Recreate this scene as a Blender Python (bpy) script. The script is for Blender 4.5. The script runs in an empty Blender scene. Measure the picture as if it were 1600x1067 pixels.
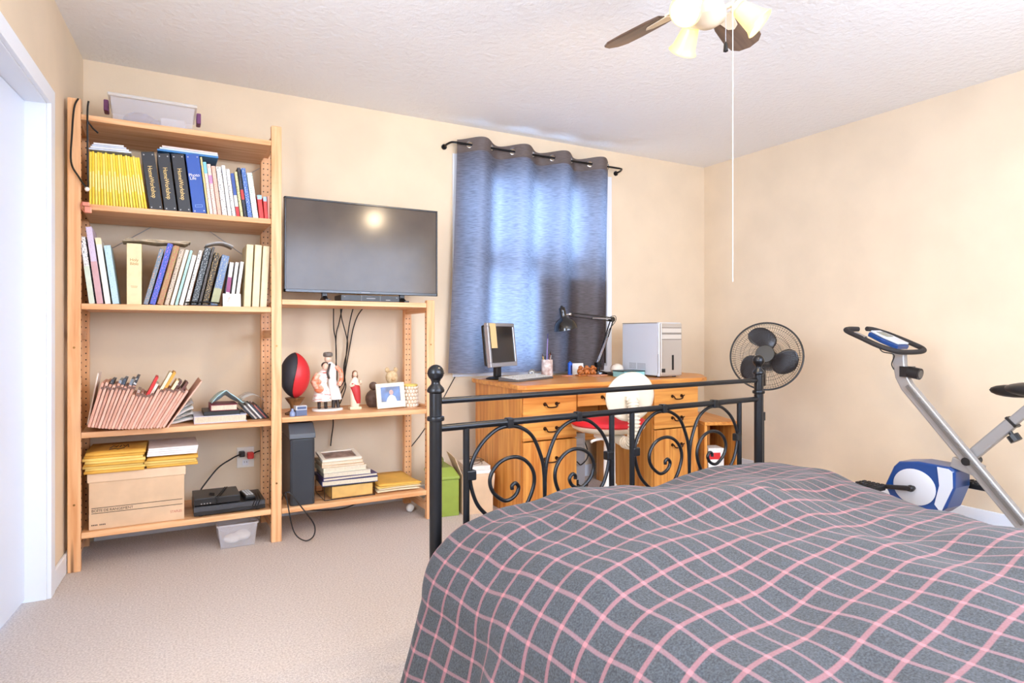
import bpy, math, random
from mathutils import Vector, Matrix, Euler
R = math.radians
PI = math.pi
random.seed(7)
S = bpy.context.scene
COL = S.collection

# ------------------------------------------------------------------ camera, world, lights, exposure
cd = bpy.data.cameras.new('camera')
cam = bpy.data.objects.new('camera', cd)
COL.objects.link(cam)
cd.sensor_width = 36.0
cd.lens = 22.275
cd.shift_y = -0.0072
cd.clip_start = 0.02
cam.location = (0, 0, 1.06)
cam.rotation_euler = (R(90), 0, R(-29))
S.camera = cam

W = bpy.data.worlds.new('world')
S.world = W
W.use_nodes = True
W.node_tree.nodes['Background'].inputs[0].default_value = (0.36, 0.58, 1.0, 1)
W.node_tree.nodes['Background'].inputs[1].default_value = 6.5

def area(name, loc, rot, sx, sy, power, col):
    l = bpy.data.lights.new(name, 'AREA')
    l.shape = 'RECTANGLE'; l.size = sx; l.size_y = sy
    l.energy = power; l.color = col
    o = bpy.data.objects.new(name, l)
    COL.objects.link(o)
    o.location = loc; o.rotation_euler = rot
    return o
# area light added as daylight from an unseen window behind the camera
area('added_daylight', (1.75, -0.44, 1.55), (R(82), 0, R(16)), 2.3, 1.25, 40, (1.0, 0.97, 0.93))
# cool area light added at an unseen left-wall window, beside the camera
area('added_daylight', (-0.545, 0.75, 1.45), (R(90), 0, R(-86)), 1.0, 1.25, 27, (0.94, 0.97, 1.0))

S.view_settings.view_transform = 'Standard'
S.view_settings.look = 'None'
S.view_settings.gamma = 1.0
S.view_settings.use_curve_mapping = False
S.view_settings.exposure = 0.88

# ------------------------------------------------------------------ helpers
def lin(c):
    f = lambda v: v / 12.92 if v <= 0.04045 else ((v + 0.055) / 1.055) ** 2.4
    return tuple(f(v / 255.0) for v in c) + (1.0,)

MATS = {}
def mat(name, rgb, rough=0.55, metal=0.0, var=0.0, scale=20.0, bump=0.0, bscale=60.0, rgb2=None, emit=0.0, trans=0.0, alpha=1.0, stretch=(1, 1, 1), coat=0.0):
    if name in MATS:
        return MATS[name]
    m = bpy.data.materials.new(name)
    m.use_nodes = True
    nt = m.node_tree
    b = nt.nodes['Principled BSDF']
    b.inputs['Base Color'].default_value = lin(rgb)
    b.inputs['Roughness'].default_value = rough
    b.inputs['Metallic'].default_value = metal
    if coat: b.inputs['Coat Weight'].default_value = coat
    if trans: b.inputs['Transmission Weight'].default_value = trans
    if alpha < 1: b.inputs['Alpha'].default_value = alpha
    if emit:
        b.inputs['Emission Color'].default_value = lin(rgb)
        b.inputs['Emission Strength'].default_value = emit
    if var or rgb2 or bump:
        tc = nt.nodes.new('ShaderNodeTexCoord')
        mp = nt.nodes.new('ShaderNodeMapping')
        mp.inputs['Scale'].default_value = stretch
        nt.links.new(tc.outputs['Object'], mp.inputs[0])
    if var or rgb2:
        n = nt.nodes.new('ShaderNodeTexNoise')
        n.inputs['Scale'].default_value = scale
        n.inputs['Detail'].default_value = 5
        nt.links.new(mp.outputs[0], n.inputs['Vector'])
        r = nt.nodes.new('ShaderNodeValToRGB')
        c2 = rgb2 if rgb2 else tuple(max(0, v * (1 - var)) for v in rgb)
        r.color_ramp.elements[0].position = 0.35; r.color_ramp.elements[0].color = lin(c2)
        r.color_ramp.elements[1].position = 0.65; r.color_ramp.elements[1].color = lin(rgb)
        nt.links.new(n.outputs['Fac'], r.inputs[0])
        nt.links.new(r.outputs[0], b.inputs['Base Color'])
    if bump:
        n2 = nt.nodes.new('ShaderNodeTexNoise')
        n2.inputs['Scale'].default_value = bscale
        n2.inputs['Detail'].default_value = 4
        nt.links.new(mp.outputs[0], n2.inputs['Vector'])
        bp = nt.nodes.new('ShaderNodeBump')
        bp.inputs['Strength'].default_value = bump
        bp.inputs['Distance'].default_value = 0.01
        nt.links.new(n2.outputs['Fac'], bp.inputs['Height'])
        nt.links.new(bp.outputs[0], b.inputs['Normal'])
    MATS[name] = m
    return m

def wood(name, rgb, rgb2, axis, rough=0.45, knots=True):
    """pine boards: grain runs along the given object axis"""
    if name in MATS: return MATS[name]
    m = bpy.data.materials.new(name); m.use_nodes = True
    nt = m.node_tree; b = nt.nodes['Principled BSDF']
    b.inputs['Roughness'].default_value = rough
    tc = nt.nodes.new('ShaderNodeTexCoord'); mp = nt.nodes.new('ShaderNodeMapping')
    sc = [22, 22, 22]; sc['xyz'.index(axis)] = 1.3
    mp.inputs['Scale'].default_value = sc
    nt.links.new(tc.outputs['Object'], mp.inputs[0])
    n = nt.nodes.new('ShaderNodeTexNoise'); n.inputs['Scale'].default_value = 1.6
    n.inputs['Detail'].default_value = 6; n.inputs['Distortion'].default_value = 0.6
    nt.links.new(mp.outputs[0], n.inputs['Vector'])
    r = nt.nodes.new('ShaderNodeValToRGB')
    r.color_ramp.elements[0].position = 0.32; r.color_ramp.elements[0].color = lin(rgb2)
    r.color_ramp.elements[1].position = 0.62; r.color_ramp.elements[1].color = lin(rgb)
    nt.links.new(n.outputs['Fac'], r.inputs[0])
    out = r.outputs[0]
    if knots:
        v = nt.nodes.new('ShaderNodeTexVoronoi'); v.inputs['Scale'].default_value = 0.55
        nt.links.new(mp.outputs[0], v.inputs['Vector'])
        kr = nt.nodes.new('ShaderNodeValToRGB')
        kr.color_ramp.elements[0].position = 0.04; kr.color_ramp.elements[0].color = (1, 1, 1, 1)
        kr.color_ramp.elements[1].position = 0.11; kr.color_ramp.elements[1].color = (0, 0, 0, 1)
        nt.links.new(v.outputs['Distance'], kr.inputs[0])
        mx = nt.nodes.new('ShaderNodeMixRGB')
        mx.inputs[2].default_value = lin(tuple(v_ * 0.6 for v_ in rgb2))
        nt.links.new(kr.outputs[0], mx.inputs[0]); nt.links.new(out, mx.inputs[1])
        out = mx.outputs[0]
    nt.links.new(out, b.inputs['Base Color'])
    MATS[name] = m
    return m

def printed(name, rgb, ink, sx=150, sz=280, thr=0.58, rough=0.5):
    """flat printed card or cover: blocks of ink too small to read"""
    if name in MATS: return MATS[name]
    m = bpy.data.materials.new(name); m.use_nodes = True
    nt = m.node_tree; b = nt.nodes['Principled BSDF']; b.inputs['Roughness'].default_value = rough
    tc = nt.nodes.new('ShaderNodeTexCoord'); mp = nt.nodes.new('ShaderNodeMapping')
    mp.inputs['Scale'].default_value = (sx, 20, sz)
    nt.links.new(tc.outputs['Object'], mp.inputs[0])
    n = nt.nodes.new('ShaderNodeTexNoise'); n.inputs['Scale'].default_value = 1.0; n.inputs['Detail'].default_value = 2
    nt.links.new(mp.outputs[0], n.inputs['Vector'])
    r = nt.nodes.new('ShaderNodeValToRGB')
    r.color_ramp.elements[0].position = thr - 0.03; r.color_ramp.elements[0].color = lin(rgb)
    r.color_ramp.elements[1].position = thr + 0.05; r.color_ramp.elements[1].color = lin(ink)
    nt.links.new(n.outputs['Fac'], r.inputs[0]); nt.links.new(r.outputs[0], b.inputs['Base Color'])
    MATS[name] = m
    return m

class MB:
    def __init__(s): s.v = []; s.f = []; s.uv = None
    def add(s, vs, fs, m=None):
        o = len(s.v)
        for p in vs:
            p = Vector(p)
            s.v.append(tuple(m @ p) if m else tuple(p))
        s.f += [tuple(i + o for i in f) for f in fs]
        return s
    def box(s, x0, x1, y0, y1, z0, z1, m=None):
        vs = [(x0, y0, z0), (x1, y0, z0), (x1, y1, z0), (x0, y1, z0), (x0, y0, z1), (x1, y0, z1), (x1, y1, z1), (x0, y1, z1)]
        return s.add(vs, [(3, 2, 1, 0), (4, 5, 6, 7), (0, 1, 5, 4), (1, 2, 6, 5), (2, 3, 7, 6), (3, 0, 4, 7)], m)
    def prism(s, poly, z0, z1, m=None):
        n = len(poly)
        vs = [(p[0], p[1], z0) for p in poly] + [(p[0], p[1], z1) for p in poly]
        fs = [tuple(range(n - 1, -1, -1)), tuple(range(n, 2 * n))] + [(i, (i + 1) % n, n + (i + 1) % n, n + i) for i in range(n)]
        return s.add(vs, fs, m)
    def tube(s, path, r, n=8, closed=False, m=None):
        P = [Vector(p) for p in path]; k = len(P)
        rs = r if isinstance(r, (list, tuple)) else [r] * k
        vs = []; up = None
        for i in range(k):
            a = P[(i - 1) % k] if (closed or i > 0) else P[i]
            c = P[(i + 1) % k] if (closed or i < k - 1) else P[i]
            t = (c - a)
            t = t.normalized() if t.length > 1e-9 else Vector((0, 0, 1))
            if up is None:
                up = Vector((0, 0, 1)) if abs(t.z) < 0.9 else Vector((1, 0, 0))
            sd = t.cross(up)
            if sd.length < 1e-6: sd = t.cross(Vector((0.3, 1, 0.2)))
            sd.normalize(); up = sd.cross(t).normalized()
            for j in range(n):
                q = 2 * PI * j / n
                vs.append(P[i] + (sd * math.cos(q) + up * math.sin(q)) * rs[i])
        fs = []
        for i in range(k if closed else k - 1):
            for j in range(n):
                a = i * n + j; b = i * n + (j + 1) % n; i2 = (i + 1) % k
                fs.append((a, b, i2 * n + (j + 1) % n, i2 * n + j))
        if not closed:
            fs.append(tuple(range(n - 1, -1, -1))); fs.append(tuple((k - 1) * n + j for j in range(n)))
        return s.add(vs, fs, m)
    def cyl(s, p0, p1, r0, r1=None, n=16, m=None):
        return s.tube([p0, p1], [r0, r0 if r1 is None else r1], n, False, m)
    def lathe(s, prof, n=24, m=None):
        """profile of (radius, z); closed with caps where the radius is above zero"""
        vs = []; k = len(prof)
        for (r, z) in prof:
            for j in range(n):
                q = 2 * PI * j / n
                vs.append((max(r, 1e-4) * math.cos(q), max(r, 1e-4) * math.sin(q), z))
        fs = [(i * n + j, i * n + (j + 1) % n, (i + 1) * n + (j + 1) % n, (i + 1) * n + j) for i in range(k - 1) for j in range(n)]
        fs.append(tuple(range(n - 1, -1, -1))); fs.append(tuple((k - 1) * n + j for j in range(n)))
        return s.add(vs, fs, m)
    def ball(s, c, rx, ry=None, rz=None, n=16, k=10, m=None):
        ry = rx if ry is None else ry; rz = rx if rz is None else rz
        vs = []
        for i in range(k + 1):
            a = -PI / 2 + PI * i / k
            rr = max(math.cos(a), 1e-3)
            for j in range(n):
                q = 2 * PI * j / n
                vs.append((c[0] + rx * rr * math.cos(q), c[1] + ry * rr * math.sin(q), c[2] + rz * math.sin(a)))
        fs = [(i * n + j, i * n + (j + 1) % n, (i + 1) * n + (j + 1) % n, (i + 1) * n + j) for i in range(k) for j in range(n)]
        return s.add(vs, fs, m)
    def grid(s, fn, nu, nv, closed_u=False, thick=None):
        o = len(s.v)
        for j in range(nv):
            for i in range(nu):
                s.v.append(tuple(fn(i / (nu if closed_u else nu - 1), j / (nv - 1))))
        for j in range(nv - 1):
            for i in range(nu if closed_u else nu - 1):
                i2 = (i + 1) % nu
                s.f.append((o + j * nu + i, o + j * nu + i2, o + (j + 1) * nu + i2, o + (j + 1) * nu + i))
        return s
    def torus(s, c, axis, Rr, r, n=24, k=8, sx=1.0, sy=1.0):
        ax = Vector(axis).normalized()
        t = ax.cross(Vector((0, 0, 1)))
        if t.length < 1e-4: t = Vector((1, 0, 0))
        t.normalize(); u = ax.cross(t)
        return s.tube([Vector(c) + t * (Rr * sx * math.cos(2 * PI * i / n)) + u * (Rr * sy * math.sin(2 * PI * i / n)) for i in range(n)], r, k, True)
    def mesh(s, name, smooth=None):
        me = bpy.data.meshes.new(name)
        me.from_pydata(s.v, [], s.f)
        me.update()
        if smooth is not None:
            for p in me.polygons: p.use_smooth = True
            me.set_sharp_from_angle(angle=R(smooth))
        return me
    def build(s, name, m, parent=None, smooth=None, bevel=0.0, loc=None, rot=None, seg=2):
        me = s.mesh(name, smooth)
        return link(name, me, m, parent, bevel, loc, rot, seg)

def link(name, me, m, parent=None, bevel=0.0, loc=None, rot=None, seg=2):
    o = bpy.data.objects.new(name, me)
    COL.objects.link(o)
    if m and len(me.materials) == 0: me.materials.append(m)
    if parent: o.parent = parent
    if loc: o.location = loc
    if rot: o.rotation_euler = rot
    if bevel:
        bv = o.modifiers.new('bevel', 'BEVEL'); bv.width = bevel; bv.segments = seg; bv.limit_method = 'ANGLE'; bv.angle_limit = R(40)
    return o

def tag(o, label, cat=None, group=None):
    o['label'] = label
    if cat: o['category'] = cat
    if group: o['group'] = group
    return o
def struct(o, label=None):
    o['kind'] = 'structure'
    if label: o['label'] = label
    return o
def thing(name, label, cat, loc=(0, 0, 0), rot=(0, 0, 0), group=None):
    o = bpy.data.objects.new(name, None)
    COL.objects.link(o)
    o.location = loc; o.rotation_euler = rot
    o.empty_display_size = 0.05
    return tag(o, label, cat, group)
def bx(name, m, parent, x0, x1, y0, y1, z0, z1, bevel=0.0, label=None):
    o = MB().box(x0, x1, y0, y1, z0, z1).build(name, m, parent, bevel=bevel)
    if label: o['label'] = label
    return o
def spline(P, n=8, closed=False):
    P = [Vector(p) for p in P]; out = []; k = len(P)
    for i in range(k if closed else k - 1):
        if closed:
            a, b, c, d = P[(i - 1) % k], P[i], P[(i + 1) % k], P[(i + 2) % k]
        else:
            a, b, c, d = P[max(i - 1, 0)], P[i], P[i + 1], P[min(i + 2, k - 1)]
        for j in range(n):
            t = j / n
            out.append(0.5 * ((2 * b) + (c - a) * t + (2 * a - 5 * b + 4 * c - d) * t * t + (3 * b - a - 3 * c + d) * t ** 3))
    if not closed: out.append(P[-1])
    return out
def text(name, s, size, m, parent, loc, M3, sx=1.0, align='CENTER'):
    """lettering as thin mesh; M3 turns the text plane (x right, y up) into place"""
    cu = bpy.data.curves.new(name, 'FONT')
    cu.body = s; cu.size = size; cu.align_x = align; cu.align_y = 'CENTER'; cu.extrude = 0.0002; cu.resolution_u = 3; cu.space_character = 0.95
    t = bpy.data.objects.new(name, cu)
    me = bpy.data.meshes.new_from_object(t)
    bpy.data.objects.remove(t)
    o = bpy.data.objects.new(name, me); COL.objects.link(o)
    me.materials.clear(); me.materials.append(m)
    o.parent = parent
    o.matrix_local = Matrix.Translation(loc) @ M3.to_4x4() @ Matrix.Diagonal((sx, 1, 1, 1))
    return o
FRONT = Matrix.Rotation(R(90), 3, 'X')                    # reads upright on a face towards -y
DOWN = FRONT @ Matrix.Rotation(R(-90), 3, 'Z')            # reads down a spine

# ------------------------------------------------------------------ materials
m_wall = mat('cream_paint', (231, 210, 180), 0.75, var=0.03, scale=3, bump=0.04, bscale=90)
m_ceil = mat('stucco_white', (239, 237, 234), 0.9, bump=0.55, bscale=38)
m_white = mat('white_trim_paint', (232, 236, 242), 0.4)
m_door = mat('white_door_paint', (222, 230, 244), 0.35)
m_carpet = mat('beige_carpet', (236, 222, 210), 0.95, rgb2=(206, 189, 176), scale=140, bump=0.9, bscale=260)
PINE, PINE2 = (238, 186, 136), (214, 148, 92)
w_x = wood('pine_x', PINE, PINE2, 'x'); w_y = wood('pine_y', PINE, PINE2, 'y'); w_z = wood('pine_z', PINE, PINE2, 'z')
HON, HON2 = (226, 158, 78), (190, 112, 42)
h_x = wood('honey_pine_x', HON, HON2, 'x', 0.35); h_y = wood('honey_pine_y', HON, HON2, 'y', 0.35); h_z = wood('honey_pine_z', HON, HON2, 'z', 0.35)
m_blackmetal = mat('black_enamel_metal', (30, 30, 33), 0.28, 0.6)
m_black = mat('black_plastic', (26, 26, 28), 0.4)
m_cord = mat('black_cord', (24, 24, 26), 0.5)
m_dark = mat('dark_hole', (58, 38, 24), 0.8)
m_paper = mat('white_paper', (240, 236, 228), 0.8, var=0.06, scale=90)
m_pages = mat('page_edges', (228, 214, 188), 0.85, var=0.12, scale=120, stretch=(6, 1, 1))
m_chrome = mat('chrome', (205, 205, 208), 0.2, 1.0)
m_silver = mat('silver_paint', (186, 186, 190), 0.32, 0.7)
m_cardboard = mat('cardboard', (222, 188, 152), 0.8, var=0.05, scale=12)
m_whitepl = mat('white_plastic', (236, 232, 224), 0.35)
m_clear = mat('clear_plastic', (236, 232, 236), 0.2, alpha=0.26)

# ------------------------------------------------------------------ room shell
WY, WX, CZ, RY = 3.88, 4.0, 2.46, -0.5
def lwx(y): return -0.397 + 0.07 * (y - 3.15)
struct(bx('floor', m_carpet, None, -1.2, WX + 0.15, RY - 0.15, WY + 0.15, -0.1, 0.0), 'beige short-pile carpet')
struct(bx('ceiling', m_ceil, None, -1.2, WX + 0.15, RY - 0.15, WY + 0.15, CZ, CZ + 0.1), 'white stippled ceiling')
WL, WR, WB, WT = 1.74, 2.97, 0.82, 2.215          # window opening in the back wall
b = MB()
b.box(-0.9, WL, WY, WY + 0.15, 0, CZ); b.box(WR, WX + 0.15, WY, WY + 0.15, 0, CZ)
b.box(WL, WR, WY, WY + 0.15, 0, WB); b.box(WL, WR, WY, WY + 0.15, WT, CZ)
struct(b.build('wall_back', m_wall), 'cream painted wall with the curtained window')
struct(bx('wall_right', m_wall, None, WX, WX + 0.15, RY - 0.15, WY, 0, CZ), 'plain cream painted wall')
# rear wall with an opening for the added window (behind the camera)
b = MB()
b.box(-1.2, 0.6, RY - 0.15, RY, 0, CZ); b.box(2.9, WX, RY - 0.15, RY, 0, CZ)
b.box(0.6, 2.9, RY - 0.15, RY, 0, 0.92); b.box(0.6, 2.9, RY - 0.15, RY, 2.18, CZ)
struct(b.build('wall_rear', m_wall))
# left wall, slightly out of square, with a doorway
D0, D1, DT = 2.30, 3.13, 1.99
ang = -math.atan(0.07)
LW = Matrix.Translation((lwx(0), 0, 0)) @ Matrix.Rotation(ang, 4, 'Z')
b = MB()
b.box(-0.12, 0, D1, WY + 0.02, 0, CZ, LW); b.box(-0.12, 0, RY - 0.2, 0.2, 0, CZ, LW); b.box(-0.12, 0, 1.3, D0, 0, CZ, LW); b.box(-0.12, 0, 0.2, 1.3, 0, 0.8, LW); b.box(-0.12, 0, 0.2, 1.3, 2.1, CZ, LW); b.box(-0.12, 0, D0, D1, DT, CZ, LW)
struct(b.build('wall_left', m_wall), 'cream painted wall with the white door')
# hallway side behind the door
# door: hinged at the far jamb, a few degrees off the closed position
hinge = LW @ Vector((-0.07, D1 - 0.012, 0))
dr = struct(bx('door_1', m_door, None, -0.036, 0, -0.79, 0, 0.012, DT - 0.012), 'white painted flush door')
dr.location = hinge; dr.rotation_euler = (0, 0, ang - R(2.5))
k = MB().cyl((0, -0.72, 0.98), (0.05, -0.72, 0.98), 0.012, n=12).ball((0.065, -0.72, 0.98), 0.027).build('door_handle', m_chrome, dr, 40)
b = MB()
b.box(-0.12, 0.0, D1 - 0.012, D1 + 0.0, 0, DT, LW)
b.box(-0.12, 0.0, D0, D0 + 0.012, 0, DT, LW); b.box(-0.12, 0.0, D0, D1, DT - 0.010, DT, LW)
b.box(0.0, 0.016, D1 - 0.006, D1 + 0.06, 0, DT + 0.06, LW); b.box(0.0, 0.016, D0 - 0.06, D0 + 0.006, 0, DT + 0.06, LW)
b.box(0.0, 0.016, D0, D1, DT - 0.006, DT + 0.06, LW)
struct(b.build('trim_1', m_white, bevel=0.002), 'white door jamb and casing')
bb = lambda mbx: mbx
struct(MB().box(-0.30, WX, WY - 0.014, WY, 0, 0.085).build('baseboard_back', m_white, bevel=0.004))
struct(MB().box(WX - 0.014, WX, RY, WY - 0.014, 0, 0.085).build('baseboard_right', m_white, bevel=0.004))
struct(MB().box(0, 0.014, D1 + 0.06, WY - 0.014, 0, 0.085, LW).build('baseboard_left', m_white, bevel=0.004))

# window behind the curtain
win = struct(MB().box(WL, WR, WY + 0.135, WY + 0.15, WB, WB + 0.02).build('window_1', m_white), 'white sash window behind the curtain')
b = MB()
for (x0, x1, z0, z1) in ((WL, WL + 0.10, WB, WT), (WR - 0.10, WR, WB, WT), (WL, WR, WT - 0.10, WT), (WL, WR, WB, WB + 0.06), (WL, WR, 1.50, 1.62)):
    b.box(x0, x1, WY + 0.02, WY + 0.09, z0, z1)
b.build('window_frame', m_white, win, bevel=0.003)
b = MB()
for (x0, x1, z0, z1) in ((WL - 0.045, WL, WB - 0.045, WT + 0.045), (WR, WR + 0.045, WB - 0.045, WT + 0.045), (WL, WR, WT, WT + 0.045), (WL, WR, WB - 0.045, WB)):
    b.box(x0, x1, WY - 0.014, WY, z0, z1)
b.box(WL, WL + 0.008, WY, WY + 0.06, WB, WT); b.box(WR - 0.008, WR, WY, WY + 0.06, WB, WT)
b.build('window_casing', m_white, win, bevel=0.002)
m_glass = bpy.data.materials.new('window_glass'); m_glass.use_nodes = True
nt = m_glass.node_tree; nt.nodes.clear()
o_ = nt.nodes.new('ShaderNodeOutputMaterial'); t_ = nt.nodes.new('ShaderNodeBsdfTransparent'); g_ = nt.nodes.new('ShaderNodeBsdfGlossy'); x_ = nt.nodes.new('ShaderNodeMixShader')
g_.inputs['Roughness'].default_value = 0.02; x_.inputs[0].default_value = 0.06
nt.links.new(t_.outputs[0], x_.inputs[1]); nt.links.new(g_.outputs[0], x_.inputs[2]); nt.links.new(x_.outputs[0], o_.inputs[0])
for z0, z1 in ((WB + 0.05, 1.50), (1.62, WT - 0.05)):
    MB().box(WL + 0.05, WR - 0.05, WY + 0.083, WY + 0.087, z0, z1).build('pane', m_glass, win)
MB().box(2.34, WR - 0.01, WY - 0.012, WY + 0.018, WB + 0.02, 1.47).build('added_blocker', mat('dark_panel', (52, 46, 44), 0.8), win)  # added unseen panel, blocks daylight to darken the curtain's lower right
# unseen rear window, added to go with the daylight area light
w2 = struct(MB().box(0.6, 2.9, RY - 0.03, RY, 0.86, 0.92).build('added_window_rear', m_white))
b = MB()
for (x0, x1, z0, z1) in ((0.6, 0.66, 0.92, 2.18), (2.84, 2.9, 0.92, 2.18), (0.6, 2.9, 2.12, 2.18), (0.6, 2.9, 0.92, 0.98), (1.72, 1.78, 0.92, 2.18)):
    b.box(x0, x1, RY - 0.10, RY - 0.05, z0, z1)
b.build('window_frame', m_white, w2)
MB().box(0.66, 2.84, RY - 0.08, RY - 0.075, 0.98, 2.12).build('pane', m_glass, w2)
w3 = struct(MB().box(0.0, 0.03, 0.17, 1.33, 0.74, 0.80, LW).build('added_window_left', m_white))  # unseen left window, added to go with the second area light
b = MB()
for (y0, y1, z0, z1) in ((0.2, 0.26, 0.8, 2.1), (1.24, 1.3, 0.8, 2.1), (0.26, 1.24, 0.8, 0.86), (0.26, 1.24, 2.04, 2.1), (0.26, 1.24, 1.42, 1.48)):
    b.box(-0.09, -0.04, y0, y1, z0, z1, LW)
b.build('window_frame', m_white, w3)
MB().box(-0.07, -0.065, 0.26, 1.24, 0.86, 2.04, LW).build('pane', m_glass, w3)

# ------------------------------------------------------------------ bed
BA = R(4.8053)
BP = (0.732, 1.80, 0)
m_bed = mat('black_bed_metal', (34, 35, 38), 0.3, 0.55)
bed = thing('bed_frame', 'black metal bed frame with ball finials and scrollwork footboard', 'bed', BP, (0, 0, BA))
def post_bm(x, y):
    b = MB()
    T = Matrix.Translation((x, y, 0))
    b.lathe([(0.019, 0), (0.019, 0.795), (0.026, 0.797), (0.027, 0.803), (0.026, 0.809), (0.019, 0.811), (0.019, 0.880), (0.026, 0.884), (0.027, 0.890), (0.024, 0.897), (0.014, 0.908), (0.013, 0.915), (0.017, 0.924)], 24, T)
    return b
ps = []
for x in (0.0, 1.6):
    p = post_bm(x, 0).build('post', m_bed, bed, 35)
    MB().ball((x, 0, 0.942), 0.0255, n=20, k=14).build('finial', m_bed, p, 60)
    MB().torus((x, 0, 0.941), (0, 0, 1), 0.0255, 0.0016).build('finial_ring', m_bed, p, 60)
for z, rr in ((0.8555, 0.0098), (0.772, 0.0112), (0.16, 0.011)):
    MB().cyl((0.01, 0, z), (1.59, 0, z), rr, n=14).build('rail', m_bed, bed, 40)
for x in (0.107, 0.721, 0.824, 1.464):
    o = MB().cyl((x, 0, 0.16), (x, 0, 0.765), 0.0105, n=12).build('upright', m_bed, bed, 40)
S1 = [(0.412, 0.30), (0.415, 0.45), (0.4135, 0.525), (0.411, 0.585), (0.401, 0.638), (0.365, 0.713), (0.318, 0.748), (0.268, 0.758), (0.216, 0.749), (0.160, 0.707), (0.125, 0.648), (0.121, 0.596), (0.140, 0.533), (0.170, 0.492), (0.215, 0.458), (0.27, 0.449), (0.32, 0.47), (0.353, 0.515), (0.370, 0.564), (0.362, 0.606), (0.331, 0.640), (0.289, 0.655), (0.242, 0.648), (0.208, 0.623), (0.194, 0.587), (0.208, 0.548), (0.252, 0.516), (0.290, 0.526), (0.306, 0.551), (0.294, 0.568), (0.280, 0.562), (0.280, 0.549)]
def scroll(fx):
    b = MB(); P = spline([(fx(x), 0.0, z) for x, z in S1], 6)
    b.tube(P, 0.0066, 8)
    return b
for i, fx in enumerate((lambda x: x, lambda x: 0.828 - x, lambda x: 0.824 + (x - 0.107) * 1.042, lambda x: 1.464 - (x - 0.107) * 1.042)):
    s_ = scroll(fx).build('scroll', m_bed, bed, 50)
    xc = fx(0.268)
    MB().box(xc - 0.012, xc + 0.012, -0.014, 0.014, 0.752, 0.786).build('clip', m_bed, s_, bevel=0.004)
    xs = fx(0.121); 
    MB().box(xs - 0.017, xs + 0.017, -0.013, 0.013, 0.60, 0.632).build('clip', m_bed, s_, bevel=0.004)
# side rails and head end
for x in (0.02, 1.58):
    bx('side_rail', m_bed, bed, x - 0.012, x + 0.012, -2.02, -0.01, 0.20, 0.25)
for x in (0.0, 1.6):
    MB().cyl((x, -2.04, 0), (x, -2.04, 1.15), 0.019, n=16).build('post', m_bed, bed, 40)
MB().cyl((0, -2.04, 1.1), (1.6, -2.04, 1.1), 0.011, n=12).build('rail', m_bed, bed, 40)
mt = bx('mattress', mat('mattress_ticking', (230, 226, 218), 0.8), None, 0.10, 1.50, -2.0, -0.14, 0.25, 0.42, 0.03)
mt.location = BP; mt.rotation_euler = (0, 0, BA)
tag(mt, 'thick pale mattress lying under the plaid duvet', 'mattress')

# plaid duvet
DN = Matrix.Rotation(0, 3, 'Z')
def bump2(x, y):
    v = 0.005 * math.sin(23 * x + 9 * y + 2 * math.sin(4 * y)) * math.sin(3 * y + 2 * x) + 0.004 * math.sin(31 * y - 7 * x + 2 * math.sin(5 * x)) * math.sin(4 * x + 1) + 0.016 * math.sin(3.1 * x + 1.9 * y + 0.6) + 0.013 * math.sin(5.3 * x - 2.6 * y + 1.1) + 0.010 * math.sin(2.1 * x + 6.7 * y + 2.0) + 0.006 * math.sin(11 * x + 7 * y) + 0.004 * math.sin(17 * y - 9 * x + 1)
    return v
def ridge(x, y, x0, y0, x1, y1, w, h):
    dx, dy = x1 - x0, y1 - y0; L2 = dx * dx + dy * dy
    t = max(0, min(1, ((x - x0) * dx + (y - y0) * dy) / L2))
    d2 = (x - x0 - t * dx) ** 2 + (y - y0 - t * dy) ** 2
    return h * math.exp(-d2 / (w * w)) * math.sin(PI * (0.15 + 0.7 * t))
HB, RC, RV = 0.675, 0.16, 0.075
def duvet_pt(c, v):
    """c: across the cloth from the bed centre line, v: along it from the foot edge (metres of cloth)"""
    v0 = 0.28
    HB = 0.735 if c < 0 else 0.675
    px = max(abs(c) - HB, 0.0); pv = max(v0 - v, 0.0) * RC / RV
    r = (px ** 2.6 + pv ** 2.6) ** (1 / 2.6)
    rr = math.hypot(px, pv)
    sg = 1 if c > 0 else -1
    q = RC * PI / 2
    if r < q:
        hz = RC * math.sin(r / RC); dz = RC * (1 - math.cos(r / RC))
    else:
        e = r - q
        side = px / rr
        hz = RC + e * (0.31 * side); dz = RC + e * 0.95
    ux, uv = (px / rr, pv / rr) if rr > 1e-9 else (0, 0)
    X = 0.8 + sg * (min(abs(c), HB) + hz * ux)
    Y = 0.125 + max(v, v0) - v0 - hz * uv * RV / RC
    cc = min(abs(c), HB + 0.1) / HB
    if c < 0: crown = 0.556 - 0.058 * cc ** 2.2
    else: crown = 0.556 - (0.03 + 0.125 * min(1.0, max(0.0, v - 0.3) / 0.8)) * cc ** 2.3
    crown -= 0.016 * math.exp(-((v - v0) / 0.22) ** 2) - 0.012 * math.exp(-((v - 0.75) / 0.3) ** 2)
    z = crown
    z += bump2(X * 1.0, v) * (1 if r < q else max(0.0, 1 - (r - q) * 3))
    z += ridge(X, v, 0.15, 0.45, 1.0, 0.95, 0.10, 0.028) + ridge(X, v, 0.55, 0.75, 1.45, 0.55, 0.09, 0.02) + ridge(X, v, 0.9, 1.3, 1.5, 0.9, 0.12, 0.022) + ridge(X, v, 0.5, 1.25, 1.2, 1.65, 0.11, 0.02)
    z -= dz
    if r > q * 0.6:      # hanging folds
        w = min(1.0, (r - q * 0.6) / 0.25) * ux
        X -= -sg * w * (0.020 * math.sin(17 * v + 0.6 + 1.2 * math.sin(3 * v)) + 0.009 * math.sin(39 * v + 2 * math.sin(5 * v)))
        Y += 0.010 * w * math.sin(21 * v + 4 * c)
    z = max(z, 0.012)
    return Vector((X, -Y, z))
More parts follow.
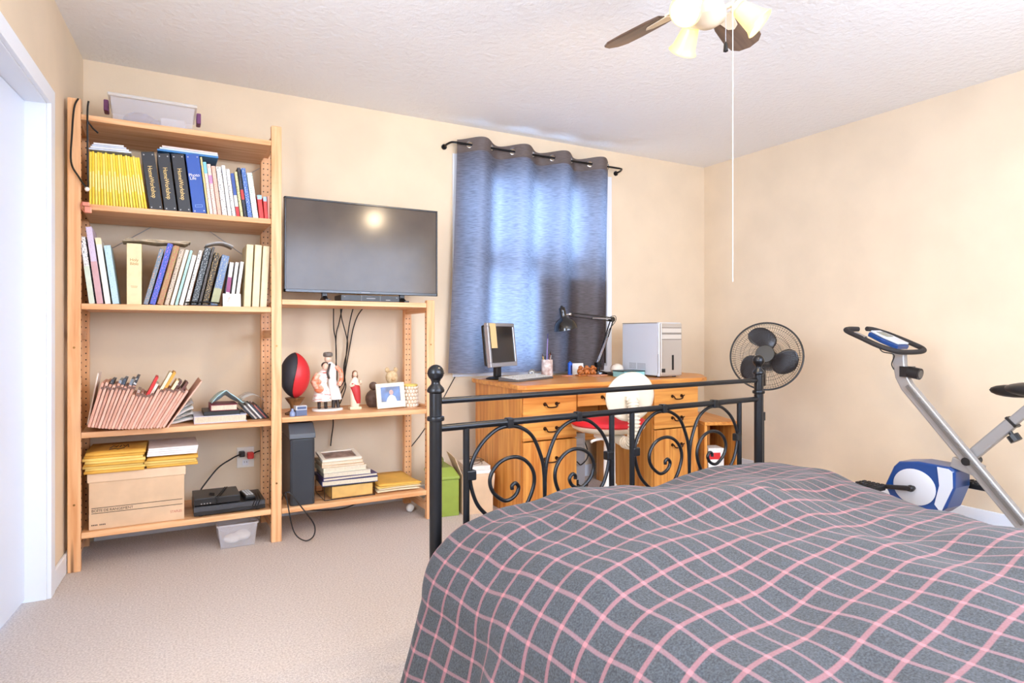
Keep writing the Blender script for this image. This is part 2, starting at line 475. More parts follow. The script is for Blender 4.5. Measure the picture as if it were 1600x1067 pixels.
nu, nv = 190, 170
CW, VL = 1.22, 2.16
vs = []; uvs = []
for j in range(nv):
    v = 0.07 + (VL - 0.07) * j / (nv - 1)
    for i in range(nu):
        c = -CW + 2 * CW * i / (nu - 1)
        vs.append(tuple(duvet_pt(c, v))); uvs.append((c, v))
fs = [(j * nu + i, j * nu + i + 1, (j + 1) * nu + i + 1, (j + 1) * nu + i) for j in range(nv - 1) for i in range(nu - 1)]
me = bpy.data.meshes.new('plaid_duvet'); me.from_pydata(vs, [], fs); me.update()
ul = me.uv_layers.new(name='cloth')
for li, l in enumerate(me.loops): ul.data[li].uv = uvs[l.vertex_index]
for p in me.polygons: p.use_smooth = True
m_plaid = bpy.data.materials.new('plaid_flannel'); m_plaid.use_nodes = True
nt = m_plaid.node_tree; pb = nt.nodes['Principled BSDF']; pb.inputs['Roughness'].default_value = 0.85
pb.inputs['Sheen Weight'].default_value = 0.06; pb.inputs['Sheen Roughness'].default_value = 0.5
uvn = nt.nodes.new('ShaderNodeUVMap'); uvn.uv_map = 'cloth'
sp = nt.nodes.new('ShaderNodeSeparateXYZ'); nt.links.new(uvn.outputs[0], sp.inputs[0])
def mth(op, a, b_=None, clamp=False):
    n = nt.nodes.new('ShaderNodeMath'); n.operation = op; n.use_clamp = clamp
    for k_, v_ in enumerate((a, b_)):
        if v_ is None: continue
        if isinstance(v_, (int, float)): n.inputs[k_].default_value = v_
        else: nt.links.new(v_, n.inputs[k_])
    return n.outputs[0]
def stripes(src, period, width, off=0.0):
    a = mth('ADD', src, 50 * period + off)
    f = mth('ABSOLUTE', mth('SUBTRACT', mth('MULTIPLY', mth('FRACT', mth('DIVIDE', a, period)), period), period / 2))
    return mth('MULTIPLY', mth('SUBTRACT', width / 2 + 0.0012, f), 1 / 0.0024, True)
sv = stripes(sp.outputs[1], 0.074, 0.0100)
su = stripes(sp.outputs[0], 0.056, 0.0080)
su2 = stripes(sp.outputs[0], 0.124, 0.0075, 0.0)
nz = nt.nodes.new('ShaderNodeTexNoise'); nz.inputs['Scale'].default_value = 260; nz.inputs['Detail'].default_value = 3
tcn = nt.nodes.new('ShaderNodeTexCoord'); nt.links.new(tcn.outputs['Object'], nz.inputs['Vector'])
rp = nt.nodes.new('ShaderNodeValToRGB')
rp.color_ramp.elements[0].position = 0.3; rp.color_ramp.elements[0].color = lin((38, 40, 42))
rp.color_ramp.elements[1].position = 0.7; rp.color_ramp.elements[1].color = lin((70, 73, 76))
nt.links.new(nz.outputs['Fac'], rp.inputs[0])
def mixc(f, a, rgb):
    n = nt.nodes.new('ShaderNodeMixRGB'); nt.links.new(f, n.inputs[0]); nt.links.new(a, n.inputs[1]); n.inputs[2].default_value = lin(rgb); return n.outputs[0]
c1 = mixc(mth('MULTIPLY', su, 0.45), rp.outputs[0], (158, 112, 115))
c2 = mixc(mth('MULTIPLY', sv, 0.52), c1, (158, 102, 105))
both = mth('MULTIPLY', su, sv)
c3 = mixc(mth('MULTIPLY', both, 0.5), c2, (178, 106, 110))
nt.links.new(c3, pb.inputs['Base Color'])
bpn = nt.nodes.new('ShaderNodeBump'); bpn.inputs['Strength'].default_value = 0.25; bpn.inputs['Distance'].default_value = 0.004
nt.links.new(nz.outputs['Fac'], bpn.inputs['Height']); nt.links.new(bpn.outputs[0], pb.inputs['Normal'])
dv = link('plaid_duvet', me, m_plaid, None, loc=BP, rot=(0, 0, BA))
sol = dv.modifiers.new('thickness', 'SOLIDIFY'); sol.thickness = 0.012; sol.offset = -1
tag(dv, 'dark grey flannel duvet with pink plaid lines spread over the bed', 'duvet')

# ------------------------------------------------------------------ curtain and rod
m_cur = bpy.data.materials.new('curtain_fabric'); m_cur.use_nodes = True
nt = m_cur.node_tree; nt.nodes.clear()
o_ = nt.nodes.new('ShaderNodeOutputMaterial')
df = nt.nodes.new('ShaderNodeBsdfDiffuse'); tl = nt.nodes.new('ShaderNodeBsdfTranslucent'); mx = nt.nodes.new('ShaderNodeMixShader'); mx.inputs[0].default_value = 0.5
gl = nt.nodes.new('ShaderNodeBsdfGlossy'); gl.inputs['Roughness'].default_value = 0.45; gl.inputs['Color'].default_value = (0.6, 0.55, 0.55, 1)
mx2 = nt.nodes.new('ShaderNodeMixShader'); mx2.inputs[0].default_value = 0.04
tcn = nt.nodes.new('ShaderNodeTexCoord'); mp = nt.nodes.new('ShaderNodeMapping'); mp.inputs['Scale'].default_value = (22, 22, 260)
nt.links.new(tcn.outputs['Object'], mp.inputs[0])
nz = nt.nodes.new('ShaderNodeTexNoise'); nz.inputs['Scale'].default_value = 1.0; nz.inputs['Detail'].default_value = 4; nt.links.new(mp.outputs[0], nz.inputs['Vector'])
for nd, ca, cb in ((df, (84, 74, 73), (96, 85, 83)), (tl, (122, 122, 127), (164, 164, 170))):
    rp = nt.nodes.new('ShaderNodeValToRGB')
    rp.color_ramp.elements[0].position = 0.30; rp.color_ramp.elements[0].color = lin(ca)
    rp.color_ramp.elements[1].position = 0.6; rp.color_ramp.elements[1].color = lin(cb)
    nt.links.new(nz.outputs['Fac'], rp.inputs[0]); nt.links.new(rp.outputs[0], nd.inputs[0])
nt.links.new(df.outputs[0], mx.inputs[1]); nt.links.new(tl.outputs[0], mx.inputs[2])
nt.links.new(mx.outputs[0], mx2.inputs[1]); nt.links.new(gl.outputs[0], mx2.inputs[2]); nt.links.new(mx2.outputs[0], o_.inputs[0])
m_hem = mat('curtain_band', (104, 92, 88), 0.7, var=0.15, scale=30, stretch=(1, 1, 12))
YR, ZR = 3.775, 2.305
G0, GS = 1.775, 0.1615
cur = thing('curtain', 'charcoal grey grommet curtain glowing blue with daylight behind it', 'curtain', (2.28, YR, 0.80))
NX, NZ = 150, 90
ZT = 2.348
def cpt(a, t):
    # a 0..1 across, t 0 top .. 1 bottom
    x0, x1 = 1.708 - 0.066 * t ** 1.3, 2.925 - 0.035 * t
    x = x0 + (x1 - x0) * a
    xs = 1.708 + 1.217 * a
    am = 0.054 * (1 - 0.32 * t)
    ph = PI * (xs - G0) / GS
    y = YR - am * math.sin(ph) - 0.012 * t * math.sin(0.5 * ph + 0.8)
    x += 0.012 * t * math.sin(0.7 * ph + 0.3)
    z = ZT - (ZT - 0.805) * t + 0.006 * math.sin(ph) * (1 - t) - 0.012 * t * a
    return Vector((x - 2.28, y - YR, z - 0.80))
def curt_mesh(t0, t1, nz_, name, m, holes=False):
    b = MB()
    b.grid(lambda a, t: cpt(a, t0 + (t1 - t0) * t), NX * (2 if holes else 1), nz_)
    if holes:
        nf = []
        for f in b.f:
            c = sum((Vector(b.v[i]) for i in f), Vector()) / 4
            hit = any(((c.x + 2.28 - G0 - GS * k_) * 1.35) ** 2 + (c.z + 0.80 - ZR) ** 2 < 0.0185 ** 2 for k_ in range(8))
            if not hit: nf.append(f)
        b.f = nf
    o = b.build(name, m, cur)
    for p in o.data.polygons: p.use_smooth = True
    return o
curt_mesh(0.058, 1.0, NZ, 'cloth', m_cur)
curt_mesh(0.0, 0.058, 26, 'header_band', m_hem, True)
for k_ in range(8):
    x = G0 + GS * k_
    sl = (-1) ** k_ * 0.62
    MB().torus((x - 2.28, 0, ZR - 0.80), (sl, 1, 0), 0.021, 0.0035, 20, 6).build('grommet', m_chrome, cur, 60)
rod = thing('curtain_rod', 'thin black curtain rod with curved brackets above the window', 'curtain rod', (2.28, YR, ZR))
MB().cyl((-0.60, 0, 0), (0.735, 0, 0), 0.0075, n=12).build('rod', m_blackmetal, rod, 40)
for sx_, xe in ((-1, -0.60), (1, 0.735)):
    MB().tube(spline([(xe, 0, 0), (xe + sx_ * 0.03, 0.01, 0), (xe + sx_ * 0.045, 0.05, -0.005), (xe + sx_ * 0.045, WY - YR - 0.006, -0.01)], 6), 0.0072, 8).build('bracket', m_blackmetal, rod, 50)
    MB().cyl((xe + sx_ * 0.045, WY - YR - 0.010, -0.01), (xe + sx_ * 0.045, WY - YR - 0.001, -0.01), 0.018, n=16).build('wall_plate', m_blackmetal, rod, 40)

# ------------------------------------------------------------------ shelving unit
FY, BY = 3.405, 3.825
sh = thing('shelving_unit', 'pine shelving unit, tall bay joined to a low bay under the television', 'shelf', (0.51, 3.6, 0))
def lx(x): return x - 0.51
def ly(y): return y - 3.6
PX = ((-0.362, -0.312, 2.11), (0.491, 0.541, 2.12), (1.331, 1.379, 1.254))
for (x0, x1, zt) in PX:
    bx('post', w_z, sh, lx(x0), lx(x1), ly(FY), ly(FY + 0.034), 0, zt, 0.003)
    p = bx('post', w_z, sh, lx(x0 + 0.0), lx(x1), ly(BY - 0.034), ly(BY), 0, zt, 0.003)
    b = MB()
    for xx in (x0 + 0.014, x1 - 0.014):
        z = 0.10
        while z < zt - 0.04:
            b.cyl((lx(xx), ly(BY - 0.0345), z), (lx(xx), ly(BY - 0.030), z), 0.0035, n=8); z += 0.032
    b.build('peg_holes', m_dark, p)['kind'] = 'stuff'
    for z in (0.06, zt * 0.5, zt - 0.05):
        bx('cross_bar', w_y, sh, lx(x0 + 0.012), lx(x1 - 0.012), ly(FY + 0.034), ly(BY - 0.034), z - 0.02, z + 0.02)
    b = MB()
    xs = x1 - 0.0005 if x0 < 0 else x0 + 0.0005
    z = 0.10
    while z < zt - 0.04:
        b.cyl((lx(xs - 0.002), ly(FY + 0.017), z), (lx(xs + 0.002), ly(FY + 0.017), z), 0.0035, n=8); z += 0.032
    b.build('peg_holes', m_dark, sh)['kind'] = 'stuff'
    for z in (0.30, 1.0):
        MB().cyl((lx((x0 + x1) / 2), ly(FY - 0.002), z), (lx((x0 + x1) / 2), ly(FY + 0.004), z), 0.005, n=10).build('bolt', mat('brass_bolt', (150, 110, 60), 0.3, 0.8), sh)
ZL = (2.043, 1.645, 1.197, 0.62, 0.170)
ZRr = (1.238, 0.632, 0.166)
for z in ZL:
    bx('shelf_board', w_x, sh, lx(-0.311), lx(0.490), ly(FY + 0.002), ly(BY - 0.006), z - 0.026, z, 0.002)
for z in ZRr:
    bx('shelf_board', w_x, sh, lx(0.542), lx(1.330), ly(FY + 0.002), ly(BY - 0.006), z - 0.026, z, 0.002)
b = MB()
b.cyl((lx(-0.33), ly(BY + 0.004), 1.42), (lx(0.52), ly(BY + 0.004), 2.02), 0.0022, n=6); b.cyl((lx(-0.33), ly(BY + 0.006), 2.02), (lx(0.52), ly(BY + 0.006), 1.42), 0.0022, n=6)
b.build('cross_brace', m_silver, sh)

# ------------------------------------------------------------------ books
BK = {}
def cover(rgb, ink=None, **k):
    key = 'cover_%d_%d_%d' % rgb + (('_%d_%d_%d' % ink) if ink else '')
    if ink: return printed(key, rgb, ink, **k)
    return mat(key, rgb, 0.5, var=0.05, scale=30)
def book(label, x, yf, z, w, h, d, lean, rgb, ink=None, group=None, band=None, name='book', cat='book', hard=True, lift=None):
    th = R(lean)
    zz = z + 0.0005 + abs(math.sin(th)) * w / 2 if lift is None else lift
    t = thing(name, label, cat, (x, yf, zz), (0, th, 0), group)
    hw = w / 2 - 0.0004; c = min(0.003, w * 0.16)
    b = MB()
    b.box(-hw, hw, 0, c, 0, h); b.box(-hw, -hw + c, c, d, 0, h); b.box(hw - c, hw, c, d, 0, h)
    b.build('cover', cover(rgb, ink), t, bevel=min(0.0015, w * 0.1), seg=1)
    e = 0.004 if hard else 0.0006
    MB().box(-hw + c, hw - c, c, d - 0.003, e, h - e).build('pages', m_pages, t)
    if band:
        for (r0, r1, brgb) in band:
            MB().box(-hw - 0.0002, hw + 0.0002, -0.0005, 0.0, h * r0, h * r1).build('spine_label', cover(brgb), t)
    return t

Y2 = 3.44
# yellow magazines, leaning more and more towards the binders
n = 20
for i in range(n):
    u = i / (n - 1)
    x = -0.279 + 0.219 * u
    lean = -7.6 * u
    t = thing('magazine', 'yellow-spined magazine in the tight row beside the black binders', 'magazine', (x, Y2, 1.6455 + abs(math.sin(R(lean))) * 0.0054), (0, R(lean), 0), 'yellow-spined magazines on the upper shelf')
    hh = 0.243 + 0.003 * math.sin(i * 2.3)
    MB().box(-0.0047, 0.0047, 0, 0.165, 0, hh).build('cover', cover(((255, 220, 70), (252, 210, 48), (255, 226, 100))[i % 3]), t, bevel=0.0018, seg=2)
    MB().box(-0.0030, 0.0030, -0.0004, 0.0, hh * (0.30 + 0.04 * math.sin(i * 1.7)), hh * (0.62 + 0.05 * math.sin(i * 2.9))).build('spine_print', cover((252, 232, 140)), t)
# binders
m_gold = mat('gold_foil', (222, 190, 120), 0.35, 0.4)
m_rivet = mat('rivet', (170, 170, 170), 0.3, 0.8)
BL = ('black ring binder with gold lettering next to the yellow magazines', 'black ring binder with gold lettering between two other black binders', 'black ring binder with gold lettering touching the blue binder', '')
for bi, (x, w, h, th, blue) in enumerate(((-0.0185, 0.055, 0.272, -7.6, 0), (0.0425, 0.0535, 0.273, -7.0, 0), (0.1025, 0.0545, 0.279, -6.7, 0), (0.1665, 0.0595, 0.286, -6.7, 1))):
    t = thing('ring_binder', 'royal blue ring binder with white lettering next to paperbacks' if blue else BL[bi], 'binder', (x, Y2, 1.6455 + abs(math.sin(R(th))) * w / 2), (0, R(th), 0), None if blue else 'black ring binders on the upper shelf')
    b = MB(); hw = w / 2 - 0.0006
    b.box(-hw, hw, 0, 0.003, 0, h); b.box(-hw, -hw + 0.003, 0.003, 0.23, 0, h); b.box(hw - 0.003, hw, 0.003, 0.23, 0, h)
    b.build('cover', mat('binder_blue', (44, 84, 168), 0.4) if blue else mat('binder_black', (38, 40, 46), 0.35), t, bevel=0.002)
    MB().box(-hw + 0.004, hw - 0.004, 0.02, 0.215, 0.006, h - 0.02).build('pages', m_pages, t)
    b = MB()
    for xx in (-hw + 0.009, hw - 0.009):
        for zz in (0.012, h - 0.014): b.cyl((xx, -0.001, zz), (xx, 0.001, zz), 0.003, n=10)
    b.build('rivet', m_rivet, t)
    if blue:
        text('lettering', 'Photo', 0.021, m_whitepl, t, (-0.003, -0.0006, h * 0.645), FRONT); text('lettering', 'Life', 0.021, m_whitepl, t, (-0.010, -0.0006, h * 0.592), FRONT)
        b = MB()
        for q in ((-0.016, 0.016, 0.030, 0.0314), (-0.016, 0.016, 0.0406, 0.042), (-0.016, -0.0146, 0.030, 0.042), (0.0146, 0.016, 0.030, 0.042)): b.box(q[0], q[1], -0.0006, 0, q[2], q[3])
        b.build('label_outline', mat('pale_blue_print', (150, 180, 225), 0.5), t)
    else:
        text('lettering', 'HomeWorkshop', 0.0265, m_gold, t, (-0.001, -0.0006, h * 0.48), DOWN, 0.86)
C2 = [(0.205, .0092, .28, .2, 'slim book with a yellow-topped spine against the blue binder', (228, 200, 120), (120, 170, 190), None),
 (0.218, .0153, .258, .18, 'pale pink paperback with a turquoise head beside the blue binder', (238, 214, 202), (200, 160, 150), [(.78, 1.0, (130, 200, 214))]),
 (0.2355, .0174, .25, .18, 'pale pink paperback with a mauve label among the leaning paperbacks', (240, 206, 192), (206, 150, 140), [(.62, .78, (196, 140, 180))]),
 (0.255, .0186, .243, .18, 'salmon pink paperback leaning before a black and white one', (236, 186, 164), (214, 150, 130), None),
 (0.2785, .0243, .243, .18, 'thick paperback with black and white patterned spine', (236, 232, 226), (36, 34, 36), None),
 (0.3015, .017, .252, .18, 'plain white paperback with grey spine print, tallest of the white ones', (240, 240, 240), (200, 198, 200), None),
 (0.3205, .0171, .237, .18, 'white paperback with dark spine lettering on the upper shelf', (240, 238, 234), (70, 66, 70), None),
 (0.3395, .0157, .217, .18, 'paperback with blue top half and red foot on its spine', (242, 238, 236), (210, 190, 200), [(0, .24, (206, 44, 48)), (.5, 1.0, (58, 86, 160))]),
 (0.357, .0138, .228, .18, 'paperback with an olive and cream spine on the upper shelf', (206, 200, 150), (120, 126, 84), None),
 (0.374, .0146, .25, .18, 'black paperback with a red patch in mid spine', (34, 36, 46), (80, 84, 100), [(.36, .56, (196, 56, 52))]),
 (0.395, .0217, .25, .18, 'blue paperback with pale lettering beside the white and green one', (64, 104, 176), (196, 212, 236), None),
 (0.4215, .0268, .23, .18, 'white paperback with green lettering before the red booklets', (240, 244, 240), (72, 164, 130), None),
 (0.450, .0225, .121, .13, 'short red booklet with a pale blue head, next to the white and green paperback', (222, 62, 58), None, [(.82, 1.0, (160, 196, 226))]),
 (0.472, .0175, .115, .13, 'short red booklet with a pale blue head, between another red and a pink one', (226, 66, 60), None, [(.80, 1.0, (168, 200, 226))])]
leans = [-6.9, -7, -7, -7, -7.1, -7.1, -7.3, -7.5, -7.5, -7.6, -7.6, -7.6, -6.0, -4.0]
for (x, w, h, d, lab, rgb, ink, band), le in zip(C2, leans):
    book(lab, x, Y2, 1.645, w * 0.97, h, d, le, rgb, ink, None, band, hard=False)
book('thin short pink booklet against the shelf post beside red booklets', 0.4848, Y2, 1.645, .0095, .12, .13, -2.0, (238, 176, 160), None, hard=False)
# lying on top of the row
for i in range(4):
    o = MB().box(-0.09 + 0.006 * i, 0.075 - 0.01 * i, -0.085, 0.12, 0, 0.0075).build('magazine', cover((236, 238, 244)) if i % 2 else cover((206, 214, 228)), None, bevel=0.001)
    o.location = (-0.195, 3.52, 1.899 + 0.0085 * i); o.rotation_euler = (0, R(-1.5), 0)
    tag(o, ('pale grey magazine lying flat right on the yellow row', 'white magazine second from the bottom of the flat pile on the yellow row', 'pale grey magazine between white ones in the flat pile on the yellow row', 'white magazine topping the flat pile on the yellow row')[i], 'magazine', 'flat magazines on the yellow row')
for i, (lab, rgb) in enumerate((('wide blue folder lying flat on top of the binders', (62, 130, 190)), ('pale blue folder lying between blue and cream ones on the binders', (206, 222, 236)), ('cream and pink magazine topping the folders on the binders', (236, 214, 206)))):
    o = MB().box(-0.13, 0.135 - 0.012 * i, -0.10, 0.12, 0, 0.0085).build('folder', cover(rgb), None, bevel=0.001)
    o.location = (0.115 + 0.01 * i, 3.555, 1.9335 + 0.0092 * i); o.rotation_euler = (0, R(0.5), 0)
    tag(o, lab, 'folder')

Y3 = 3.45
C3 = [(-.274, .0225, .305, .2, -7.0, 'white book with black cover print at the post, pale green lower spine', (238, 236, 232), (48, 46, 48), [(0, .56, (214, 226, 206))], 1),
 (-.243, .0261, .352, .22, -7.2, 'tallest book of the shelf, lilac spine fading to pink', (214, 200, 222), (196, 176, 206), [(0, .55, (212, 168, 172))], 1),
 (-.2125, .0241, .304, .2, -7.4, 'plain white hardback leaning on the lilac book', (242, 240, 232), None, [(.9, 1, (232, 222, 180))], 1),
 (-.1815, .0278, .272, .2, -7.4, 'light blue hardback with a grey-blue cover leaning left', (190, 220, 232), (160, 196, 212), None, 1),
 (-.063, .0205, .276, .22, 14.4, 'grey-blue book with a coloured circle, leaning right behind the cream bible', (110, 132, 150), (232, 170, 120), None, 1),
 (-.035, .025, .303, .22, 14.4, 'bright blue book with purple lettering leaning right', (58, 92, 186), (190, 120, 210), None, 1),
 (-.0035, .0255, .294, .22, 14.2, 'brown and green picture book leaning right beside the bright blue one', (180, 120, 90), (150, 190, 90), None, 1),
 (.0235, .0195, .28, .2, 14.1, 'tan book with dark dotted lettering leaning right', (206, 188, 166), (84, 70, 62), None, 1),
 (.0455, .0168, .278, .2, 14.0, 'cream book leaning between the tan and the pale teal ones', (234, 228, 208), (190, 180, 160), None, 0),
 (.0645, .0138, .276, .2, 13.9, 'slim pale teal book leaning right', (172, 208, 202), (140, 180, 176), None, 0),
 (.0850, .0195, .252, .2, 13.6, 'short white book leaning right beside the slim teal one', (238, 236, 230), (200, 196, 190), None, 0),
 (.1085, .0175, .278, .2, 13.2, 'white book with dense black lettering leaning right', (226, 222, 214), (40, 40, 42), None, 0),
 (.1400, .0275, .292, .2, 12.8, 'charcoal hardback with fine white lettering behind the bookend', (52, 60, 66), (190, 196, 198), None, 1),
 (.1640, .0125, .298, .2, 12.6, 'thin dark brown book behind the bookend', (70, 64, 60), (120, 110, 100), None, 0),
 (.1880, .026, .268, .2, 12.4, 'black book with golden lettering behind the bookend', (46, 40, 34), (216, 180, 110), None, 1),
 (.2300, .0365, .257, .2, 12.2, 'thick book with blue top and colourful lower spine beside the bookend', (104, 130, 172), (206, 200, 150), [(.04, .34, (176, 176, 136))], 1),
 (.2840, .0195, .222, .16, 7.0, 'small white book with a purple and red patch behind the picture card', (238, 234, 232), (216, 200, 214), [(.32, .66, (150, 70, 120))], 0),
 (.3090, .0155, .224, .14, 6.8, 'slim plain white paperback behind the picture card', (240, 238, 234), None, None, 0),
 (.3300, .016, .228, .14, 7.4, 'slim plain white paperback leaning towards the cream volumes', (242, 240, 236), None, None, 0),
 (.3820, .0345, .316, .2, 2.6, 'plain cream volume of a matching set, farthest from the post', (238, 218, 172), None, None, 1),
 (.4215, .0345, .317, .2, 2.6, 'plain cream volume of a matching set, middle one', (238, 220, 176), None, None, 1),
 (.4590, .0335, .314, .2, 2.8, 'plain cream volume of a matching set, against the post', (240, 222, 178), None, None, 1)]
for (x, w, h, d, le, lab, rgb, ink, band, hard) in C3:
    book(lab, x, Y3, 1.197, w * 0.96, h, d, le, rgb, ink, None, band, hard=bool(hard))
t = book('thick upright cream bible with gilt lettering on its spine', -0.1085, Y3 - 0.012, 1.197, 0.0605, 0.285, 0.2, 0.0, (240, 220, 170), None)
m_gilt = mat('gilt_print', (176, 132, 74), 0.4, 0.2)
text('lettering', 'Holy', 0.019, m_gilt, t, (0, -0.0006, 0.208), FRONT); text('lettering', 'Bible', 0.019, m_gilt, t, (0, -0.0006, 0.190), FRONT)
b = MB(); b.box(-0.014, 0.014, -0.0006, 0, 0.085, 0.087); b.box(-0.012, 0.012, -0.0006, 0, 0.079, 0.081); b.build('spine_rule', m_gilt, t)
# newspapers lying over the book tops
t = thing('newspaper', 'folded brown-edged newspapers lying across the tops of leaning books', 'newspaper', (0.0, 3.56, 1.497))
b = MB()
for i in range(3):
    b.grid(lambda a, q, i=i: Vector((-0.16 + 0.27 * a + 0.01 * i, -0.08 + 0.16 * q, 0.004 + 0.0045 * i + 0.007 * (0.6 + 0.4 * q) * abs(math.sin(6 * a + 0.9 * i)))), 14, 4)
o = b.build('sheets', mat('old_newsprint', (232, 214, 186), 0.9, var=0.18, scale=40), t, 60)
o.modifiers.new('t', 'SOLIDIFY').thickness = 0.002
t = thing('open_booklet', 'pale open booklet resting on the tops of the charcoal books', 'booklet', (0.255, 3.58, 1.4985), (0, R(3), 0))
o = MB().grid(lambda a, q: Vector((-0.06 + 0.13 * a, -0.075 + 0.14 * q, 0.006 + 0.022 * math.sin(PI * a * 0.9))), 12, 3).build('sheets', cover((206, 204, 206)), t, 60)
o.modifiers.new('t', 'SOLIDIFY').thickness = 0.004
t = thing('bookend', 'black metal bookend with a flat rounded foot on the middle shelf', 'bookend', (0.18, 3.44, 1.1975))
MB().prism([(0.075 * math.cos(PI + PI * i / 16), 0.028 * math.sin(PI + PI * i / 16)) for i in range(17)], 0, 0.004).build('foot', m_blackmetal, t)
MB().tube(spline([(-0.075, 0.0, 0.016), (-0.05, -0.018, 0.017), (0, -0.026, 0.018), (0.05, -0.018, 0.017), (0.075, 0, 0.016)], 5), 0.0032, 8).build('rim', m_blackmetal, t, 50)
b = MB()
for q in (-0.066, -0.03, 0.03, 0.066): b.cyl((q, -0.026 + 0.3 * abs(q) * 0.9, 0.003), (q, -0.026 + 0.3 * abs(q) * 0.9, 0.017), 0.002, n=6)
b.build('strut', m_blackmetal, t)
t = thing('picture_card', 'small white card with a soft pink picture leaning before the white books', 'card', (0.31, 3.425, 1.1975), (R(-8), 0, 0))
bx('card', m_paper, t, -0.042, 0.040, 0, 0.002, 0, 0.064)
bx('print', printed('card_print', (244, 232, 226), (226, 178, 160), sx=50, sz=50, thr=0.55), t, -0.038, 0.0, -0.0004, 0, 0.006, 0.058)

# ------------------------------------------------------------------ on the top shelf
ZS1 = 2.0435
t = thing('storage_bin', 'clear lidded plastic bin with mauve contents on the topmost shelf board', 'bin', (-0.03, 3.62, ZS1))
b = MB()
def tub(b, x, y, h, fl_, wall=0.003):
    """open tapered box, half sizes x,y at the base, flaring by fl_"""
    o = [(-x, -y, 0), (x, -y, 0), (x, y, 0), (-x, y, 0)]
    tpt = [(-x - fl_, -y - fl_, h), (x + fl_, -y - fl_, h), (x + fl_, y + fl_, h), (-x - fl_, y + fl_, h)]
    w = wall
    oi = [(-x + w, -y + w, w), (x - w, -y + w, w), (x - w, y - w, w), (-x + w, y - w, w)]
    ti = [(-x - fl_ + w, -y - fl_ + w, h), (x + fl_ - w, -y - fl_ + w, h), (x + fl_ - w, y + fl_ - w, h), (-x - fl_ + w, y + fl_ - w, h)]
    vs = o + tpt + oi + ti
    f = [(3, 2, 1, 0), (8, 9, 10, 11)]
    for i in range(4):
        j = (i + 1) % 4
        f += [(i, j, 4 + j, 4 + i), (8 + j, 8 + i, 12 + i, 12 + j), (4 + i, 4 + j, 12 + j, 12 + i)]
    return b.add(vs, f)
tub(b, 0.165, 0.125, 0.125, 0.012).build('body', m_clear, t, bevel=0.004)
MB().box(-0.188, 0.188, -0.148, 0.148, 0.126, 0.142).build('lid', mat('clear_lid', (240, 240, 242), 0.3, alpha=0.45), t, bevel=0.006)
for q in (-1, 1):
    bx('latch', mat('purple_plastic', (118, 62, 112), 0.4), t, q * 0.199 - 0.010, q * 0.199 + 0.010, -0.035, 0.035, 0.085, 0.138, 0.004)
MB().ball((-0.06, 0, 0.055), 0.075, 0.09, 0.045).ball((-0.01, 0.01, 0.045), 0.09, 0.08, 0.035).build('contents', mat('mauve_cloth', (150, 128, 140), 0.9, var=0.15, scale=30), t, 60)
bx('contents_box', cover((216, 206, 202)), t, 0.03, 0.135, -0.08, 0.07, 0.01, 0.075, 0.004)

t = thing('hanging_strap', 'black cord loop hung over the top of the tall shelf post', 'strap', (-0.29, 3.392, 1.70))
MB().tube(spline([(0.008, 0.0, 0.40), (0.004, -0.004, 0.34), (0.005, -0.004, 0.10), (0.004, 0.0, 0.015), (-0.03, -0.004, 0.06), (-0.056, -0.006, 0.12), (-0.053, -0.006, 0.24), (-0.045, -0.004, 0.36), (-0.03, 0.0, 0.405)], 6), 0.0042, 6).build('cord', m_cord, t, 60)
MB().tube([(0.004, -0.004, 0.31), (0.024, -0.006, 0.28), (0.044, -0.006, 0.262)], 0.004, 6).build('tail', m_cord, t, 60)
MB().ball((0.003, -0.004, 0.006), 0.010).build('bead', m_whitepl, t, 60)
t = thing('clip_hook', 'small pinkish metal clip clamped on the end of the second board', 'clip', (-0.29, 3.398, 1.60))
MB().box(-0.016, 0.012, -0.010, 0.0, 0.03, 0.05).box(-0.008, 0.020, -0.012, -0.002, 0.0, 0.03).build('jaw', mat('copper_pink', (206, 130, 110), 0.3, 0.5), t, bevel=0.003)
MB().tube(spline([(-0.012, -0.006, 0.05), (-0.02, -0.008, 0.035), (-0.016, -0.008, 0.015), (0.0, -0.01, 0.0)], 5), 0.003, 6).build('lever', mat('copper_pink', (206, 130, 110)), t, 60)

# ------------------------------------------------------------------ fourth shelf: accordion file, magazines, binders
Z4 = 0.6205
t = thing('accordion_file', 'salmon pink accordion file bulging over the shelf edge, stuffed with papers', 'file', (-0.29, 3.335, Z4))
m_file = mat('salmon_card', (232, 184, 162), 0.75, var=0.06, scale=18)
m_file2 = mat('salmon_card_dark', (196, 138, 118), 0.75)
NP = 24
tops = []
for i in range(NP):
    u = i / (NP - 1)
    x = 0.012 + 0.285 * u
    le = R(15 + 16 * u)
    h = (0.205 if i < 9 else (0.172 if i < 15 else 0.20)) + 0.005 * math.sin(i * 1.9)
    M4 = Matrix.Translation((x, 0.0, 0.004 + 0.022 * (1 - u) ** 3)) @ Matrix.Rotation(le, 4, 'Y')
    MB().box(-0.0058, 0.0058, 0.005 * (i % 3), 0.27, 0.004, h, M4).build('pleat', m_file if i % 2 else mat('salmon_card_b', (218, 164, 142), 0.75, var=0.05, scale=18), t, bevel=0.002, seg=1)
    tops.append((x, le, h))
x, le, h = tops[-1]
M4 = Matrix.Translation((x + 0.020, 0.0, 0.006)) @ Matrix.Rotation(R(34), 4, 'Y')
MB().box(-0.003, 0.003, 0.0, 0.28, 0.0, 0.255, M4).build('cover_flap', m_file, t, bevel=0.001)
M4 = Matrix.Translation((0.0, 0.10, 0.03)) @ Matrix.Rotation(R(10), 4, 'Y')
MB().box(-0.003, 0.003, 0.0, 0.17, 0.0, 0.235, M4).build('cover_flap', mat('pale_card', (236, 220, 206), 0.8), t, bevel=0.001)
